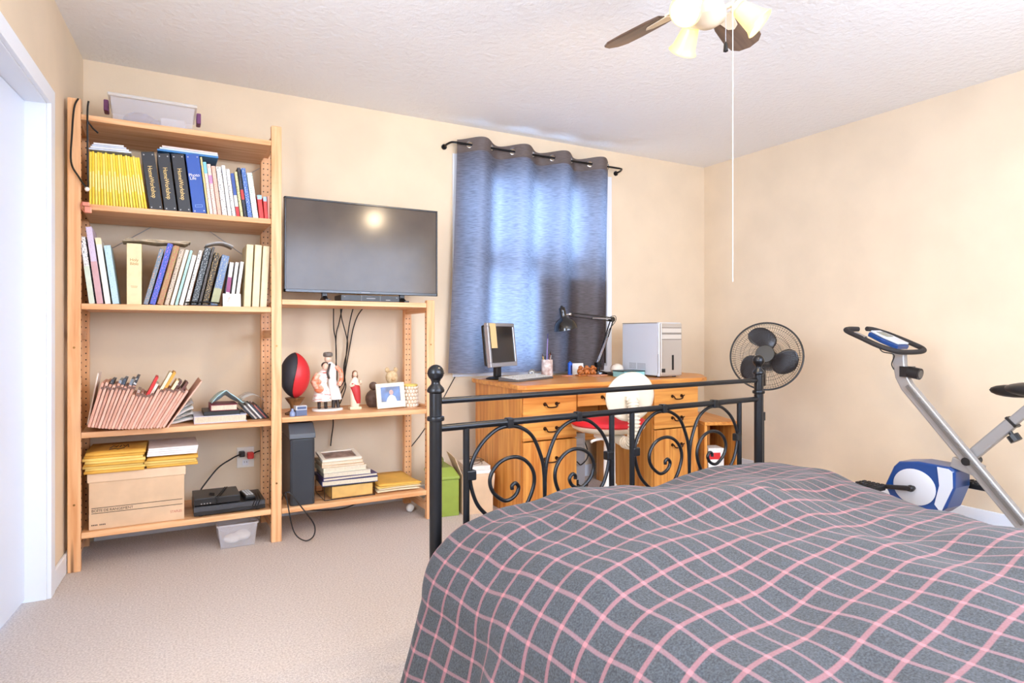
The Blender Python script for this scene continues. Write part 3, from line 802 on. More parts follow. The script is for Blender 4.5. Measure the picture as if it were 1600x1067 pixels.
for i, (rgb, hh) in {1: ((60, 66, 76), .025), 2: ((150, 160, 172), .03), 3: ((70, 82, 96), .03), 4: ((120, 130, 140), .04), 5: ((48, 50, 56), .045), 6: ((190, 170, 160), .02), 8: ((214, 40, 38), .085), 9: ((246, 238, 220), .05), 10: ((250, 240, 200), .08), 11: ((226, 166, 60), .085), 12: ((250, 236, 190), .04), 13: ((90, 52, 44), .045), 14: ((110, 66, 56), .03)}.items():
    x, le, h = tops[min(NP - 1, int(i * 1.5))]
    M4 = Matrix.Translation((x + 0.006, 0.03 + 0.012 * (i % 4), 0.01)) @ Matrix.Rotation(le + R(2), 4, 'Y')
    MB().box(-0.006, 0.006, 0.0, 0.18, 0.02, h + hh, M4).build('paper', cover(rgb, (230, 228, 224), sx=40, sz=60, thr=0.62) if i in (1, 3, 5, 13) else cover(rgb), t)
for i in range(NP - 1):
    x, le, h = tops[i]
    if i in (9, 15): continue
    M4 = Matrix.Translation((x, 0.0, 0.004)) @ Matrix.Rotation(le, 4, 'Y')
    MB().box(-0.0066, 0.0066, -0.001, 0.006, h - 0.007, h + 0.003, M4).build('binding_strip', mat('brown_binding', (120, 88, 76), 0.7), t)

for i in range(4):
    o = MB().grid(lambda a, q, i=i: Vector((-0.03 + 0.103 * a, 0.23 * q, (0.016 + 0.012 * i) * (a * a * (3 - 2 * a)))), 12, 3).build('magazine', cover((196, 194, 190), (150, 150, 150), sx=20, sz=300, thr=0.5) if i % 2 else cover((226, 226, 222)), None, 60)
    o.location = (0.068, 3.50 + 0.004 * i, Z4 + 0.010 + 0.0135 * i)
    o.modifiers.new('t', 'SOLIDIFY').thickness = 0.0085
    tag(o, ('white magazine at the bottom of the slumped heap beside the accordion file', 'grey magazine second from the bottom of the slumped heap beside the accordion file', 'white magazine between grey ones in the slumped heap beside the accordion file', 'grey magazine topping the slumped heap beside the accordion file')[i], 'magazine', 'slumped magazines beside the accordion file')
items = [('ring_binder', 'pale lavender ring binder lying at the foot of the pile', 'binder', (0.262, 3.455, Z4), 0.120, 0.24, 0.036, (210, 214, 234)),
         ('tablet_case', 'flat black case lying on the lavender binder', 'case', (0.268, 3.462, Z4 + 0.037), 0.083, 0.2, 0.0195, (40, 40, 44)),
         ('book', 'maroon hardback lying on the flat black case', 'book', (0.278, 3.466, Z4 + 0.0575), 0.062, 0.18, 0.030, (140, 46, 62))]
for nm, lab, cat, loc, hw, d, h, rgb in items:
    t = thing(nm, lab, cat, loc)
    b = MB(); b.box(-hw, hw, 0, d, 0, 0.003); b.box(-hw, hw, 0, d, h - 0.003, h); b.box(-hw, -hw + 0.003, 0, d, 0.003, h - 0.003)
    b.build('cover', cover(rgb), t, bevel=0.001)
    bx('pages', m_pages if nm != 'tablet_case' else m_black, t, -hw + 0.003, hw - 0.005, 0.003, d - 0.004, 0.003, h - 0.003)
t = thing('plastic_folder', 'crumpled pale turquoise folder peaked on top of the maroon book', 'folder', (0.285, 3.47, Z4 + 0.0885))
o = MB().grid(lambda a, q: Vector((-0.065 + 0.15 * a, 0.0 + 0.17 * q, 0.004 + 0.075 * max(0, 1 - abs(a - 0.45) * 2.1) * (0.7 + 0.3 * math.cos(5 * q)) + 0.006 * math.sin(9 * a + 6 * q))), 18, 8).build('sheet', mat('turquoise_film', (178, 216, 220), 0.3), t, 30)
o.modifiers.new('t', 'SOLIDIFY').thickness = 0.003
t = thing('plastic_folder', 'clear plastic sleeve draped over the slanting magazines', 'sleeve', (0.425, 3.50, Z4))
o = MB().grid(lambda a, q: Vector((-0.062 + 0.112 * a, 0.0 + 0.2 * q, 0.105 + 0.028 * math.sin(PI * a) - 0.012 * a)), 10, 3).build('sheet', mat('clear_film', (224, 224, 220), 0.2, alpha=0.6), t, 60)
o.modifiers.new('t', 'SOLIDIFY').thickness = 0.001
for i in range(7):
    M4 = Matrix.Rotation(R(-38), 4, 'Y')
    le = R(-40)
    o = MB().box(-0.0040, 0.0040, 0, 0.2, 0, 0.10 - 0.004 * abs(i - 3)).build('magazine', cover(((44, 44, 50), (196, 190, 184), (72, 62, 66), (226, 222, 216), (54, 60, 72), (160, 90, 84), (34, 36, 40))[i]), None, bevel=0.001)
    o.location = (0.419 + 0.0119 * i, 3.49, Z4 + 0.004); o.rotation_euler = (0, le, 0)
    tag(o, ('black', 'pale grey', 'dark mauve', 'off-white', 'slate blue', 'dull red', 'charcoal')[i] + ' magazine slanting in the bundle against the middle post', 'magazine', 'slanting magazines on the fourth board')

# ------------------------------------------------------------------ bottom shelf, tall bay
Z5 = 0.1705
t = thing('storage_box', 'cardboard archive box with a lid and printed lettering on the bottom board', 'box', (-0.093, 3.43, Z5))
bx('body', m_cardboard, t, -0.192, 0.192, 0.004, 0.32, 0, 0.215, 0.002)
bx('lid', mat('cardboard_light', (230, 198, 164), 0.8, var=0.04, scale=12), t, -0.198, 0.198, 0.0, 0.325, 0.2152, 0.256, 0.002)
m_ink = mat('black_ink', (58, 44, 38), 0.7)
MB().box(-0.182, 0.184, 0.0032, 0.004, 0.097, 0.0995).box(-0.182, 0.184, 0.0032, 0.004, 0.073, 0.0755).build('printed_rule', m_ink, t)
text('lettering', 'BOÎTE DE RANGEMENT', 0.0165, m_ink, t, (-0.182, 0.0034, 0.0855), FRONT, 0.98, 'LEFT')
text('lettering', 'STAPLES', 0.0165, mat('red_ink', (196, 110, 96), 0.7), t, (0.182, 0.0034, 0.0415), FRONT, 0.85, 'RIGHT')
b = MB()
for q in range(9):
    if q != 4: b.box(-0.182 + 0.0062 * q, -0.1778 + 0.0062 * q, 0.0032, 0.004, 0.019, 0.0245)
b.build('small_print', m_ink, t)['kind'] = 'stuff'
m_env = mat('manila_envelope', (240, 184, 78), 0.7, var=0.08, scale=8)
m_env2 = mat('manila_envelope_light', (250, 214, 120), 0.7, var=0.06, scale=8)
def envelope_pile(x, y, z, w, d, n_, top, lab, grp, dz, off=0.0):
    for i in range(n_):
        o = MB().grid(lambda a, q, i=i: Vector((-w / 2 + w * a, d * q, 0.004 * math.sin(PI * a) * math.sin(PI * q) + 0.0)), 6, 5)
        ob = o.build('envelope', (top if i == n_ - 1 else (m_env if i % 3 == 0 else m_env2)), None, 60)
        ob.location = (x + 0.006 * math.sin(i * 2.1 + off), y + 0.008 * math.sin(i * 1.3 + off), z + 0.0055 + dz * i)
        ob.rotation_euler = (0, 0, R(1.5 * math.sin(i * 1.7)))
        s_ = ob.modifiers.new('t', 'SOLIDIFY'); s_.thickness = dz * 0.86
        tag(ob, lab if i < n_ - 1 else lab.replace('stuffed', 'topmost, scribbled-on'), 'envelope', grp if i < n_ - 1 else None)
    return ob
e1 = envelope_pile(-0.185, 3.418, Z5 + 0.262, 0.235, 0.31, 8, m_env, 'stuffed manila envelope in the taller pile on the archive box', 'manila envelopes on the archive box', 0.0115)
e2 = envelope_pile(0.045, 3.43, Z5 + 0.262, 0.215, 0.29, 4, m_env, 'stuffed manila envelope in the lower pile beside the taller one', 'manila envelopes of the lower pile', 0.0115, 1.0)
b = MB()
for (p) in ([(-0.03, 0.10), (-0.02, 0.16), (-0.005, 0.12), (0.0, 0.17)], [(0.01, 0.11), (0.012, 0.17)], [(0.02, 0.17), (0.03, 0.11), (0.04, 0.18), (0.045, 0.10)], [(-0.03, 0.06), (-0.01, 0.08), (0.005, 0.055), (0.03, 0.085)]):
    b.tube([(q[0], q[1], 0.0062) for q in p], 0.0016, 5)
b.build('handwriting', m_ink, e1)
for i in range(4):
    o = bx('document', cover((238, 232, 230)) if i % 2 else cover((246, 244, 244)), None, -0.105, 0.105, 0, 0.285, 0, 0.0085, 0.001)
    o.location = (0.048 + 0.002 * i, 3.424 + 0.003 * i, Z5 + 0.262 + 0.0525 + 0.0092 * i)
    tag(o, 'white document packet on the lower envelope pile' if i < 3 else 'topmost white document packet with faint writing, on the lower envelope pile', 'document', 'white packets on the envelopes' if i < 3 else None)

m_gun = mat('dvd_shell', (44, 45, 48), 0.38, 0.3)
t = thing('video_player', 'silver and black video player at the foot of the pair on the bottom board', 'player', (0.302, 3.425, Z5))
bx('body', m_gun, t, -0.162, 0.162, 0.004, 0.25, 0.006, 0.05, 0.003)
bx('front_panel', mat('mirror_panel', (96, 102, 112), 0.15, 0.8), t, -0.162, 0.162, 0.0, 0.004, 0.026, 0.048)
bx('front_panel', m_black, t, -0.162, 0.162, 0.0, 0.004, 0.008, 0.025)
b = MB()
for x in (-0.13, 0.13):
    for y in (0.03, 0.22): b.cyl((x, y, 0), (x, y, 0.006), 0.012, n=12)
b.build('foot', m_black, t)
b = MB()
for q in (0.118, 0.13, 0.142): b.tube(spline([(q - 0.02, -0.004, 0.01), (q - 0.006, -0.004, 0.05), (q, 0.004, 0.0525), (q + 0.004, 0.15, 0.0525)], 5), 0.0024, 6)
b.build('wrapped_cord', m_cord, t, 60)
t = thing('dvd_player', 'slim black disc player with a coiled cord, stacked on the silver one', 'player', (0.243, 3.432, Z5 + 0.0505))
bx('body', mat('disc_shell', (50, 48, 48), 0.35, 0.3), t, -0.103, 0.105, 0, 0.2, 0.004, 0.038, 0.003)
bx('front_panel', m_black, t, -0.101, 0.103, -0.003, 0, 0.008, 0.034)
b = MB()
for q in range(4): b.cyl((-0.07 + 0.013 * q, -0.005, 0.012), (-0.07 + 0.013 * q, -0.002, 0.012), 0.003, n=8)
b.build('button', m_silver, t)
b = MB()
for x in (-0.09, 0.09):
    for y in (0.02, 0.18): b.cyl((x, y, 0), (x, y, 0.004), 0.01, n=10)
b.build('foot', m_black, t)
b = MB()
for q in (0.0, 0.010): b.tube(spline([(-0.01 + q, -0.006, 0.006), (-0.006 + q, -0.006, 0.040), (0.0 + q, 0.01, 0.0408), (0.05 + q, 0.19, 0.0408)], 5), 0.0026, 6)
b.tube(spline([(-0.01, 0.04, 0.0408), (-0.03, 0.06, 0.0408), (-0.028, 0.085, 0.0408), (-0.008, 0.07, 0.0408)], 5), 0.0026, 6)
b.build('wrapped_cord', m_cord, t, 60)
t = thing('remote_control', 'black remote control with grey keys lying on the silver player', 'remote', (0.398, 3.455, Z5 + 0.0505), (0, 0, R(6)))
bx('body', m_black, t, -0.024, 0.024, 0, 0.14, 0, 0.022, 0.006)
b = MB()
for i in range(3):
    for j in range(6): b.box(-0.017 + 0.0125 * i, -0.008 + 0.0125 * i, 0.01 + 0.02 * j, 0.022 + 0.02 * j, 0.0215, 0.0245)
b.build('keys', mat('grey_keys', (190, 190, 190), 0.5), t)

# power outlet with plugs, cords
t = thing('wall_outlet', 'white double wall outlet with black and red plugs behind the shelf', 'outlet', (0.42, WY, 0.305))
bx('plate', m_whitepl, t, -0.045, 0.045, -0.007, 0, 0, 0.115, 0.002)
bx('socket_face', m_white, t, -0.016, 0.016, -0.010, -0.007, 0.012, 0.045, 0.003)
b = MB(); b.box(-0.007, -0.005, -0.0108, -0.010, 0.026, 0.036).box(0.005, 0.007, -0.0108, -0.010, 0.026, 0.036); b.build('slot', m_black, t)
bx('plug', m_black, t, -0.036, -0.006, -0.045, -0.0072, 0.066, 0.096, 0.005, 'black plug')
bx('plug', mat('red_plug', (216, 52, 48), 0.4), t, 0.006, 0.040, -0.05, -0.0072, 0.052, 0.088, 0.006, 'red plug')
t = thing('power_cord', 'black cord arching from the outlet down to the players', 'cord', (0.18, 3.72, 0.30))
MB().tube(spline([(0.21, 0.108, 0.088), (0.19, 0.08, 0.088), (0.155, 0.06, 0.075), (0.09, 0.05, 0.035), (0.02, 0.04, -0.05), (0.005, 0.02, -0.07)], 6), 0.004, 6).build('cord', m_cord, t, 60)
t = thing('power_cord', 'black cord running from the outlet along the wall past the middle post', 'cord', (0.44, 3.855, 0.38))
MB().tube(spline([(0.0, -0.012, -0.012), (0.03, -0.016, 0.012), (0.1, -0.01, 0.03), (0.2, -0.006, 0.09), (0.34, 0.005, 0.15)], 6), 0.004, 6).build('cord', m_cord, t, 60)
t = thing('storage_tub', 'small clear plastic tub with white contents on the carpet under the bottom board', 'tub', (0.335, 3.52, 0))
tub(MB(), 0.078, 0.10, 0.115, 0.014).build('body', m_clear, t, bevel=0.004)
MB().tube([(-0.094, -0.116, 0.116), (0.094, -0.116, 0.116), (0.094, 0.116, 0.116), (-0.094, 0.116, 0.116)], 0.004, 6, True).build('rim', m_clear, t)
MB().ball((-0.02, -0.03, 0.028), 0.04, 0.05, 0.022).ball((0.03, 0.0, 0.03), 0.042, 0.05, 0.024).build('contents', m_paper, t, 60)

# ------------------------------------------------------------------ television and set-top box
ZT0 = 1.2385
tv = thing('television', 'large flat black television on the low pine bay', 'television', (1.0, 3.52, ZT0), (0, 0, R(0)))
TW, TZ0, TZ1 = 0.432, 0.045, 0.548
bx('back_shell', m_black, tv, -TW + 0.02, TW - 0.02, 0.0, 0.045, TZ0 + 0.02, TZ1 - 0.05, 0.01)
b = MB()
b.box(-TW, TW, -0.030, 0.002, TZ1 - 0.010, TZ1); b.box(-TW, TW, -0.030, 0.002, TZ0, TZ0 + 0.016); b.box(-TW, -TW + 0.009, -0.030, 0.002, TZ0, TZ1); b.box(TW - 0.009, TW, -0.030, 0.002, TZ0, TZ1)
b.build('bezel', mat('bezel_black', (44, 46, 50), 0.25), tv, bevel=0.002)
m_scr = mat('tv_glass', (88, 76, 66), 0.16, var=0.12, scale=5)
m_scr.node_tree.nodes['Principled BSDF'].inputs['Specular IOR Level'].default_value = 0.28
bx('screen', m_scr, tv, -TW + 0.006, TW - 0.006, -0.026, 0.0, TZ0 + 0.010, TZ1 - 0.006)
for x in (-0.22, 0.22):
    b = MB(); b.box(x - 0.014, x + 0.014, -0.012, 0.012, 0.02, TZ0 + 0.01)
    b.box(x - 0.014, x + 0.014, -0.09, 0.09, 0.0, 0.010); b.add([(x - .014, -.05, .01), (x + .014, -.05, .01), (x + .014, .05, .01), (x - .014, .05, .01), (x - .01, -.012, .03), (x + .01, -.012, .03), (x + .01, .012, .03), (x - .01, .012, .03)], [(0, 1, 5, 4), (1, 2, 6, 5), (2, 3, 7, 6), (3, 0, 4, 7), (4, 5, 6, 7)])
    b.build('foot', m_black, tv, bevel=0.002)
bx('indicator', mat('grey_print', (150, 150, 152), 0.5), tv, -0.024, 0.024, -0.0305, -0.030, TZ0 + 0.005, TZ0 + 0.009)
t = thing('set_top_box', 'small black set-top box under the television', 'set-top box', (1.02, 3.455, ZT0))
bx('body', m_gun, t, -0.165, 0.165, 0.003, 0.15, 0.003, 0.036, 0.003)
bx('front_panel', m_black, t, -0.163, 0.163, 0.0, 0.003, 0.004, 0.035)
b = MB()
for q in (-0.053, 0.053): b.box(q - 0.0008, q + 0.0008, -0.0006, 0, 0.005, 0.034)
b.box(-0.025, 0.025, -0.0006, 0, 0.017, 0.021); b.box(0.085, 0.11, -0.0006, 0, 0.010, 0.014)
for q in (-0.15, 0.145): b.box(q, q + 0.008, -0.0006, 0, 0.024, 0.028)
b.build('front_print', mat('grey_print', (150, 150, 152)), t)
b = MB()
for x in (-0.14, 0.14): b.cyl((x, 0.03, 0), (x, 0.03, 0.004), 0.01, n=10).cyl((x, 0.12, 0), (x, 0.12, 0.004), 0.01, n=10)
b.build('foot', m_black, t)
# cables hanging behind the low bay
def wcable(lab, pts, r=0.0035):
    p0 = Vector(pts[-1])
    o = MB().tube(spline([Vector(p) - p0 for p in pts], 8), r, 6).build('cable', m_cord, None, 60)
    o.location = p0
    return tag(o, lab, 'cable')
CY = 3.835
wcable('black cable hanging straight from the television, behind the couple figurine', [(0.905, CY, 1.25), (0.905, CY, 1.10), (0.917, CY, 1.02), (0.920, CY, 0.9), (0.905, CY, 0.80), (0.90, CY, 0.66)])
wcable('black cable crossing behind the couple figurine from right to left', [(0.965, CY + .01, 1.25), (0.94, CY + .01, 1.13), (0.922, CY + .01, 1.05), (0.922, CY + .01, 0.9), (0.928, CY + .01, 0.8), (0.91, CY + .01, 0.66)])
wcable('black cable bending to the right behind the red-robed statuette', [(0.945, CY, 1.25), (0.952, CY, 1.16), (0.985, CY, 1.03), (0.985, CY, 0.96), (0.965, CY, 0.86), (0.972, CY, 0.76), (0.935, CY, 0.68), (0.925, CY, 0.64)])
wcable('black cable curving down from the set-top box beside the statuette', [(1.035, CY + .01, 1.25), (1.01, CY + .01, 1.16), (0.992, CY + .01, 1.05), (0.98, CY + .01, 0.9), (0.968, CY + .01, 0.8), (0.98, CY + .01, 0.74), (0.945, CY + .01, 0.64)])
wcable('black cable sweeping farthest right under the television', [(1.115, CY + .022, 1.25), (1.06, CY + .022, 1.18), (1.03, CY + .022, 1.10), (1.01, CY + .022, 1.0), (0.985, CY + .022, 0.86), (0.965, CY + .022, 0.76), (0.90, CY + .022, 0.71)])
wcable('black cable dropping to the bottom board behind the book stack', [(0.90, CY + .012, 0.60), (0.905, CY + .012, 0.52), (0.895, CY + .012, 0.44), (0.89, CY + .012, 0.39)])
wcable('black cable looping under the middle board beside the shredder', [(0.885, CY, 0.592), (0.84, CY, 0.575), (0.80, CY, 0.585), (0.77, CY, 0.55), (0.72, CY, 0.52)])
wcable('long thin black cord slanting down the wall to the cardboard box', [(1.79, WY - .006, 0.90), (1.68, WY - .006, 0.72), (1.58, WY - .006, 0.56), (1.48, WY - .006, 0.42), (1.40, WY - .006, 0.33)], 0.003)
wcable('black cord looping onto the carpet in front of the middle post', [(0.556, 3.50, 0.19), (0.553, 3.385, 0.255), (0.562, 3.372, 0.21), (0.59, 3.35, 0.06), (0.64, 3.33, 0.010), (0.685, 3.335, 0.025), (0.69, 3.345, 0.08), (0.64, 3.36, 0.16), (0.575, 3.372, 0.25), (0.556, 3.39, 0.245)])
wcable('black cord sagging under the bottom board of the low bay', [(0.55, 3.62, 0.09), (0.64, 3.60, 0.10), (0.78, 3.58, 0.085), (0.90, 3.58, 0.08), (1.0, 3.60, 0.10), (1.10, 3.62, 0.135)])

# ------------------------------------------------------------------ middle board of the low bay
ZM = 0.6325
t = thing('rugby_ball', 'red and black rugby ball standing upright on a carved stand', 'ball', (0.628, 3.53, ZM + 0.085))
def lens(a0, a1):
    b = MB()
    def fn(a, q):
        zz = math.sin(PI * (q - 0.5)); rr = 0.078 * max(0.0, (1 - zz * zz)) ** 0.62
        an = a0 + (a1 - a0) * a + 0.35 * zz
        return Vector((rr * math.cos(an), rr * math.sin(an), 0.122 + 0.122 * zz))
    return b.grid(fn, 18, 22)
lens(R(-100), R(80)).build('panel', mat('ball_red', (206, 40, 46), 0.45), t, 60)['label'] = 'red panel'
lens(R(80), R(260)).build('panel', mat('ball_black', (44, 45, 52), 0.5), t, 60)['label'] = 'black panel'
MB().tube([(0.078 * max(0, 1 - q * q) ** 0.62 * math.cos(R(-100) + 0.35 * q), 0.078 * max(0, 1 - q * q) ** 0.62 * math.sin(R(-100) + 0.35 * q), 0.122 + 0.122 * q) for q in [i / 14 - 1 for i in range(29)]], 0.0018, 6).build('seam', m_black, t)
st = thing('ball_stand', 'small carved brown wooden stand holding up the rugby ball', 'stand', (0.628, 3.53, ZM))
MB().lathe([(0.045, 0), (0.047, 0.008), (0.03, 0.014), (0.022, 0.03), (0.026, 0.05), (0.042, 0.072), (0.052, 0.088), (0.046, 0.088), (0.03, 0.076), (0.01, 0.072)], 20).build('stem', wood('stand_wood', (150, 104, 62), (96, 62, 36), 'z'), st, 40)
b = MB()
for i in range(3):
    q = 2 * PI * i / 3 - 0.6
    b.tube([(0.03 * math.cos(q), 0.03 * math.sin(q), 0.012), (0.058 * math.cos(q), 0.058 * math.sin(q), 0.006)], [0.009, 0.006], 8)
b.build('foot', wood('stand_wood', (150, 104, 62), (96, 62, 36), 'z'), st, 40)
t = thing('small_box', 'small slate blue and white box in front of the rugby ball', 'box', (0.640, 3.435, ZM), (0, 0, R(8)))
bx('body', mat('slate_box', (96, 108, 138), 0.5), t, -0.024, 0.034, 0, 0.04, 0, 0.030, 0.001)
bx('upper_half', cover((214, 216, 222)), t, -0.024, 0.034, 0.0, 0.04, 0.0302, 0.052, 0.001)
bx('front_print', cover((80, 96, 134)), t, -0.018, 0.030, -0.0005, 0.0, 0.034, 0.048)
t = thing('small_bottle', 'tiny silver-capped blue bottle lying beside the slate box', 'bottle', (0.598, 3.43, ZM))
MB().lathe([(0.013, 0), (0.015, 0.002), (0.015, 0.02), (0.010, 0.026), (0.007, 0.03), (0.007, 0.04), (0.0, 0.041)], 16).build('body', mat('blue_glass', (132, 146, 180), 0.2), t, 40)

def robe(prof, n=20, wob=0.0, k=7):
    """draped figure: profile of (z, rx, ry, cx, cy)"""
    b = MB()
    Z = len(prof)
    def fn(a, q):
        i = min(int(q * (Z - 1)), Z - 2); t_ = q * (Z - 1) - i
        p = [prof[i][j] * (1 - t_) + prof[i + 1][j] * t_ for j in range(5)]
        an = 2 * PI * a; w_ = 1 + wob * math.sin(k * an) * (1 - q)
        return Vector((p[3] + p[1] * w_ * math.cos(an), p[4] + p[2] * w_ * math.sin(an), p[0]))
    b.grid(fn, n, Z * 3, True)
    return b
m_porc = mat('porcelain_white', (238, 230, 224), 0.25, coat=0.3)
m_porc_s = printed('porcelain_embroidered', (238, 228, 220), (214, 110, 96), sx=30, sz=170, thr=0.6, rough=0.3)
m_skin = mat('porcelain_skin', (232, 196, 170), 0.35)
m_hair = mat('dark_glaze', (58, 48, 44), 0.4)
m_ora = mat('orange_glaze', (222, 110, 62), 0.35, rgb2=(238, 196, 170), scale=45)
t = thing('couple_figurine', 'porcelain figurine of a couple in embroidered folk dress on a white plinth', 'figurine', (0.815, 3.60, ZM))
MB().prism([(0.085 * math.cos(2 * PI * i / 28), 0.055 * math.sin(2 * PI * i / 28)) for i in range(28)], 0, 0.014).build('plinth', m_porc, t, bevel=0.003)
robe([(0.055, 0.052, 0.034, -0.03, -0.012), (0.075, 0.050, 0.034, -0.03, -0.012), (0.12, 0.040, 0.028, -0.030, -0.01), (0.15, 0.026, 0.022, -0.032, -0.008), (0.175, 0.034, 0.022, -0.032, -0.006), (0.205, 0.034, 0.020, -0.03, -0.004), (0.222, 0.016, 0.014, -0.024, 0), (0.232, 0.011, 0.011, -0.018, 0)], 24, 0.06).build('dancer_dress', m_porc_s, t, 60)
for sx_ in (-0.018, 0.018):
    MB().cyl((-0.03 + sx_, -0.012, 0.014), (-0.03 + sx_, -0.012, 0.07), 0.008, 0.010, 10).ball((-0.03 + sx_, -0.018, 0.020), 0.010, 0.016, 0.007).build('boot', m_hair, t, 40)
o = MB().ball((-0.012, -0.004, 0.246), 0.018, 0.018, 0.022).build('head', m_skin, t, 60)
MB().ball((-0.012, 0.004, 0.254), 0.021, 0.019, 0.018).build('hair', m_hair, o, 60)
MB().tube(spline([(-0.055, -0.015, 0.205), (-0.078, -0.03, 0.165), (-0.06, -0.048, 0.125)], 5), [0.017] * 11, 10).build('sleeve', m_ora, t, 60)
MB().ball((-0.068, -0.030, 0.165), 0.030, 0.020, 0.020).ball((-0.055, -0.042, 0.125), 0.026, 0.018, 0.022).build('apron', m_ora, t, 60)
robe([(0.06, 0.040, 0.028, 0.045, 0.012), (0.09, 0.036, 0.026, 0.042, 0.012), (0.14, 0.028, 0.022, 0.034, 0.012), (0.18, 0.024, 0.020, 0.026, 0.012), (0.225, 0.032, 0.020, 0.022, 0.012), (0.255, 0.030, 0.018, 0.018, 0.012), (0.272, 0.012, 0.011, 0.014, 0.01)], 24, 0.05).build('partner_coat', m_porc, t, 60)
MB().cyl((0.035, 0.008, 0.014), (0.038, 0.010, 0.07), 0.010, 0.012, 10).cyl((0.062, 0.005, 0.014), (0.056, 0.010, 0.07), 0.010, 0.012, 10).build('boot', m_hair, t, 40)
o = MB().ball((0.004, 0.006, 0.288), 0.019, 0.018, 0.022).build('head', m_skin, t, 60)
MB().lathe([(0.020, 0), (0.026, 0.004), (0.027, 0.012), (0.025, 0.022), (0.018, 0.026), (0.0, 0.027)], 18, Matrix.Translation((0.004, 0.006, 0.300))).build('cap', mat('grey_cap', (112, 104, 96), 0.5), o, 40)
MB().tube(spline([(0.048, 0.004, 0.245), (0.072, -0.008, 0.215), (0.072, -0.018, 0.17), (0.058, -0.02, 0.14)], 5), 0.0125, 10).build('sleeve', m_ora, t, 60)
MB().tube(spline([(0.012, -0.012, 0.262), (0.004, -0.022, 0.24), (-0.004, -0.026, 0.21), (0.004, -0.024, 0.18)], 5), 0.006, 8).build('necktie', m_hair, t, 60)

t = thing('statuette', 'white-robed religious statuette with a red mantle on a cream plinth', 'figurine', (0.966, 3.585, ZM))
bx('plinth', mat('cream_plaster', (232, 212, 176), 0.5), t, -0.033, 0.033, -0.022, 0.022, 0, 0.016, 0.003)
robe([(0.016, 0.024, 0.018, 0, 0), (0.04, 0.026, 0.019, 0, 0), (0.09, 0.028, 0.020, 0, 0), (0.13, 0.029, 0.019, 0, 0), (0.16, 0.028, 0.016, 0, 0), (0.178, 0.012, 0.010, 0, 0), (0.184, 0.009, 0.009, 0, 0)], 20, 0.04).build('robe', mat('cream_robe', (236, 216, 190), 0.5), t, 60)
robe([(0.035, 0.012, 0.012, 0.016, -0.012), (0.06, 0.020, 0.014, 0.010, -0.011), (0.10, 0.025, 0.015, 0.004, -0.010), (0.135, 0.028, 0.014, -0.002, -0.008), (0.15, 0.012, 0.008, -0.018, -0.006)], 18, 0.08).build('mantle', mat('red_mantle', (190, 44, 44), 0.5), t, 60)
o = MB().ball((0, -0.002, 0.200), 0.013, 0.013, 0.017).build('head', m_skin, t, 60)
MB().ball((0, 0.004, 0.203), 0.016, 0.014, 0.018).ball((-0.012, 0.003, 0.188), 0.006, 0.007, 0.014).ball((0.012, 0.003, 0.188), 0.006, 0.007, 0.014).build('hair', mat('brown_glaze', (122, 82, 54), 0.5), o, 60)
MB().tube(spline([(-0.026, -0.006, 0.150), (-0.028, -0.020, 0.135), (-0.010, -0.026, 0.142)], 5), 0.007, 8).tube(spline([(0.026, -0.006, 0.150), (0.030, -0.020, 0.150), (0.022, -0.026, 0.168)], 5), 0.007, 8).build('arm', mat('cream_robe', (236, 216, 190)), t, 60)

t = thing('clay_jar', 'round dark brown clay jar with a knobbed stopper behind the photo frame', 'jar', (1.095, 3.66, ZM))
MB().lathe([(0.028, 0), (0.038, 0.012), (0.046, 0.04), (0.045, 0.062), (0.036, 0.082), (0.022, 0.094), (0.020, 0.098), (0.0, 0.098)], 24).build('body', mat('brown_clay', (112, 88, 74), 0.6, var=0.2, scale=60, bump=0.3, bscale=120), t, 40)
MB().ball((0, 0, 0.122), 0.024, 0.024, 0.025).build('stopper', mat('brown_clay', (112, 88, 74)), t, 60)
t = thing('photo_frame', 'cream photo frame with a blue portrait standing on the middle board', 'frame', (1.155, 3.50, ZM + 0.007), (R(-9), R(-2.5), R(-4)))
b = MB(); FWd, FH = 0.082, 0.142
for q in ((-FWd, FWd, 0, 0.036), (-FWd, FWd, FH - 0.022, FH), (-FWd, -FWd + 0.026, 0.036, FH - 0.022), (FWd - 0.026, FWd, 0.036, FH - 0.022)): b.box(q[0], q[1], 0, 0.012, q[2], q[3])
b.build('frame', mat('cream_frame', (238, 226, 200), 0.5, var=0.05, scale=60), t, bevel=0.001)
ph = bx('photograph', mat('photo_blue', (70, 112, 178), 0.3, rgb2=(52, 60, 92), scale=14), t, -FWd + 0.025, FWd - 0.025, 0.004, 0.010, 0.034, FH - 0.021)
b = MB(); b.add([(-0.028, .0034, .036), (0.034, .0034, .036), (0.026, .0034, .062), (0.010, .0034, .074), (-0.006, .0034, .072), (-0.02, .0034, .056)], [(0, 1, 2, 3, 4, 5)])
b.build('portrait_shirt', mat('photo_shirt', (206, 214, 228), 0.4), ph)
MB().add([(0.004 + 0.012 * math.cos(2 * PI * i / 14), 0.0032, 0.088 + 0.015 * math.sin(2 * PI * i / 14)) for i in range(14)], [tuple(range(14))]).build('portrait_head', mat('photo_skin', (196, 150, 132), 0.4), ph)
bx('easel_back', m_dark, t, -0.015, 0.015, 0.0125, 0.016, 0.02, 0.11)
t = thing('bear_ornament', 'pale carved bear ornament peeking over the photo frame', 'ornament', (1.215, 3.69, ZM))
m_bear = mat('pale_carved', (228, 204, 160), 0.6, rgb2=(196, 160, 112), scale=50)
MB().ball((0, 0, 0.065), 0.042, 0.034, 0.065).build('body', m_bear, t, 60)
o = MB().ball((0, -0.008, 0.168), 0.038, 0.032, 0.042).build('head', m_bear, t, 60)
for q in (-0.026, 0.026): MB().ball((q, 0, 0.212), 0.014, 0.009, 0.016).build('ear', m_bear, o, 60)
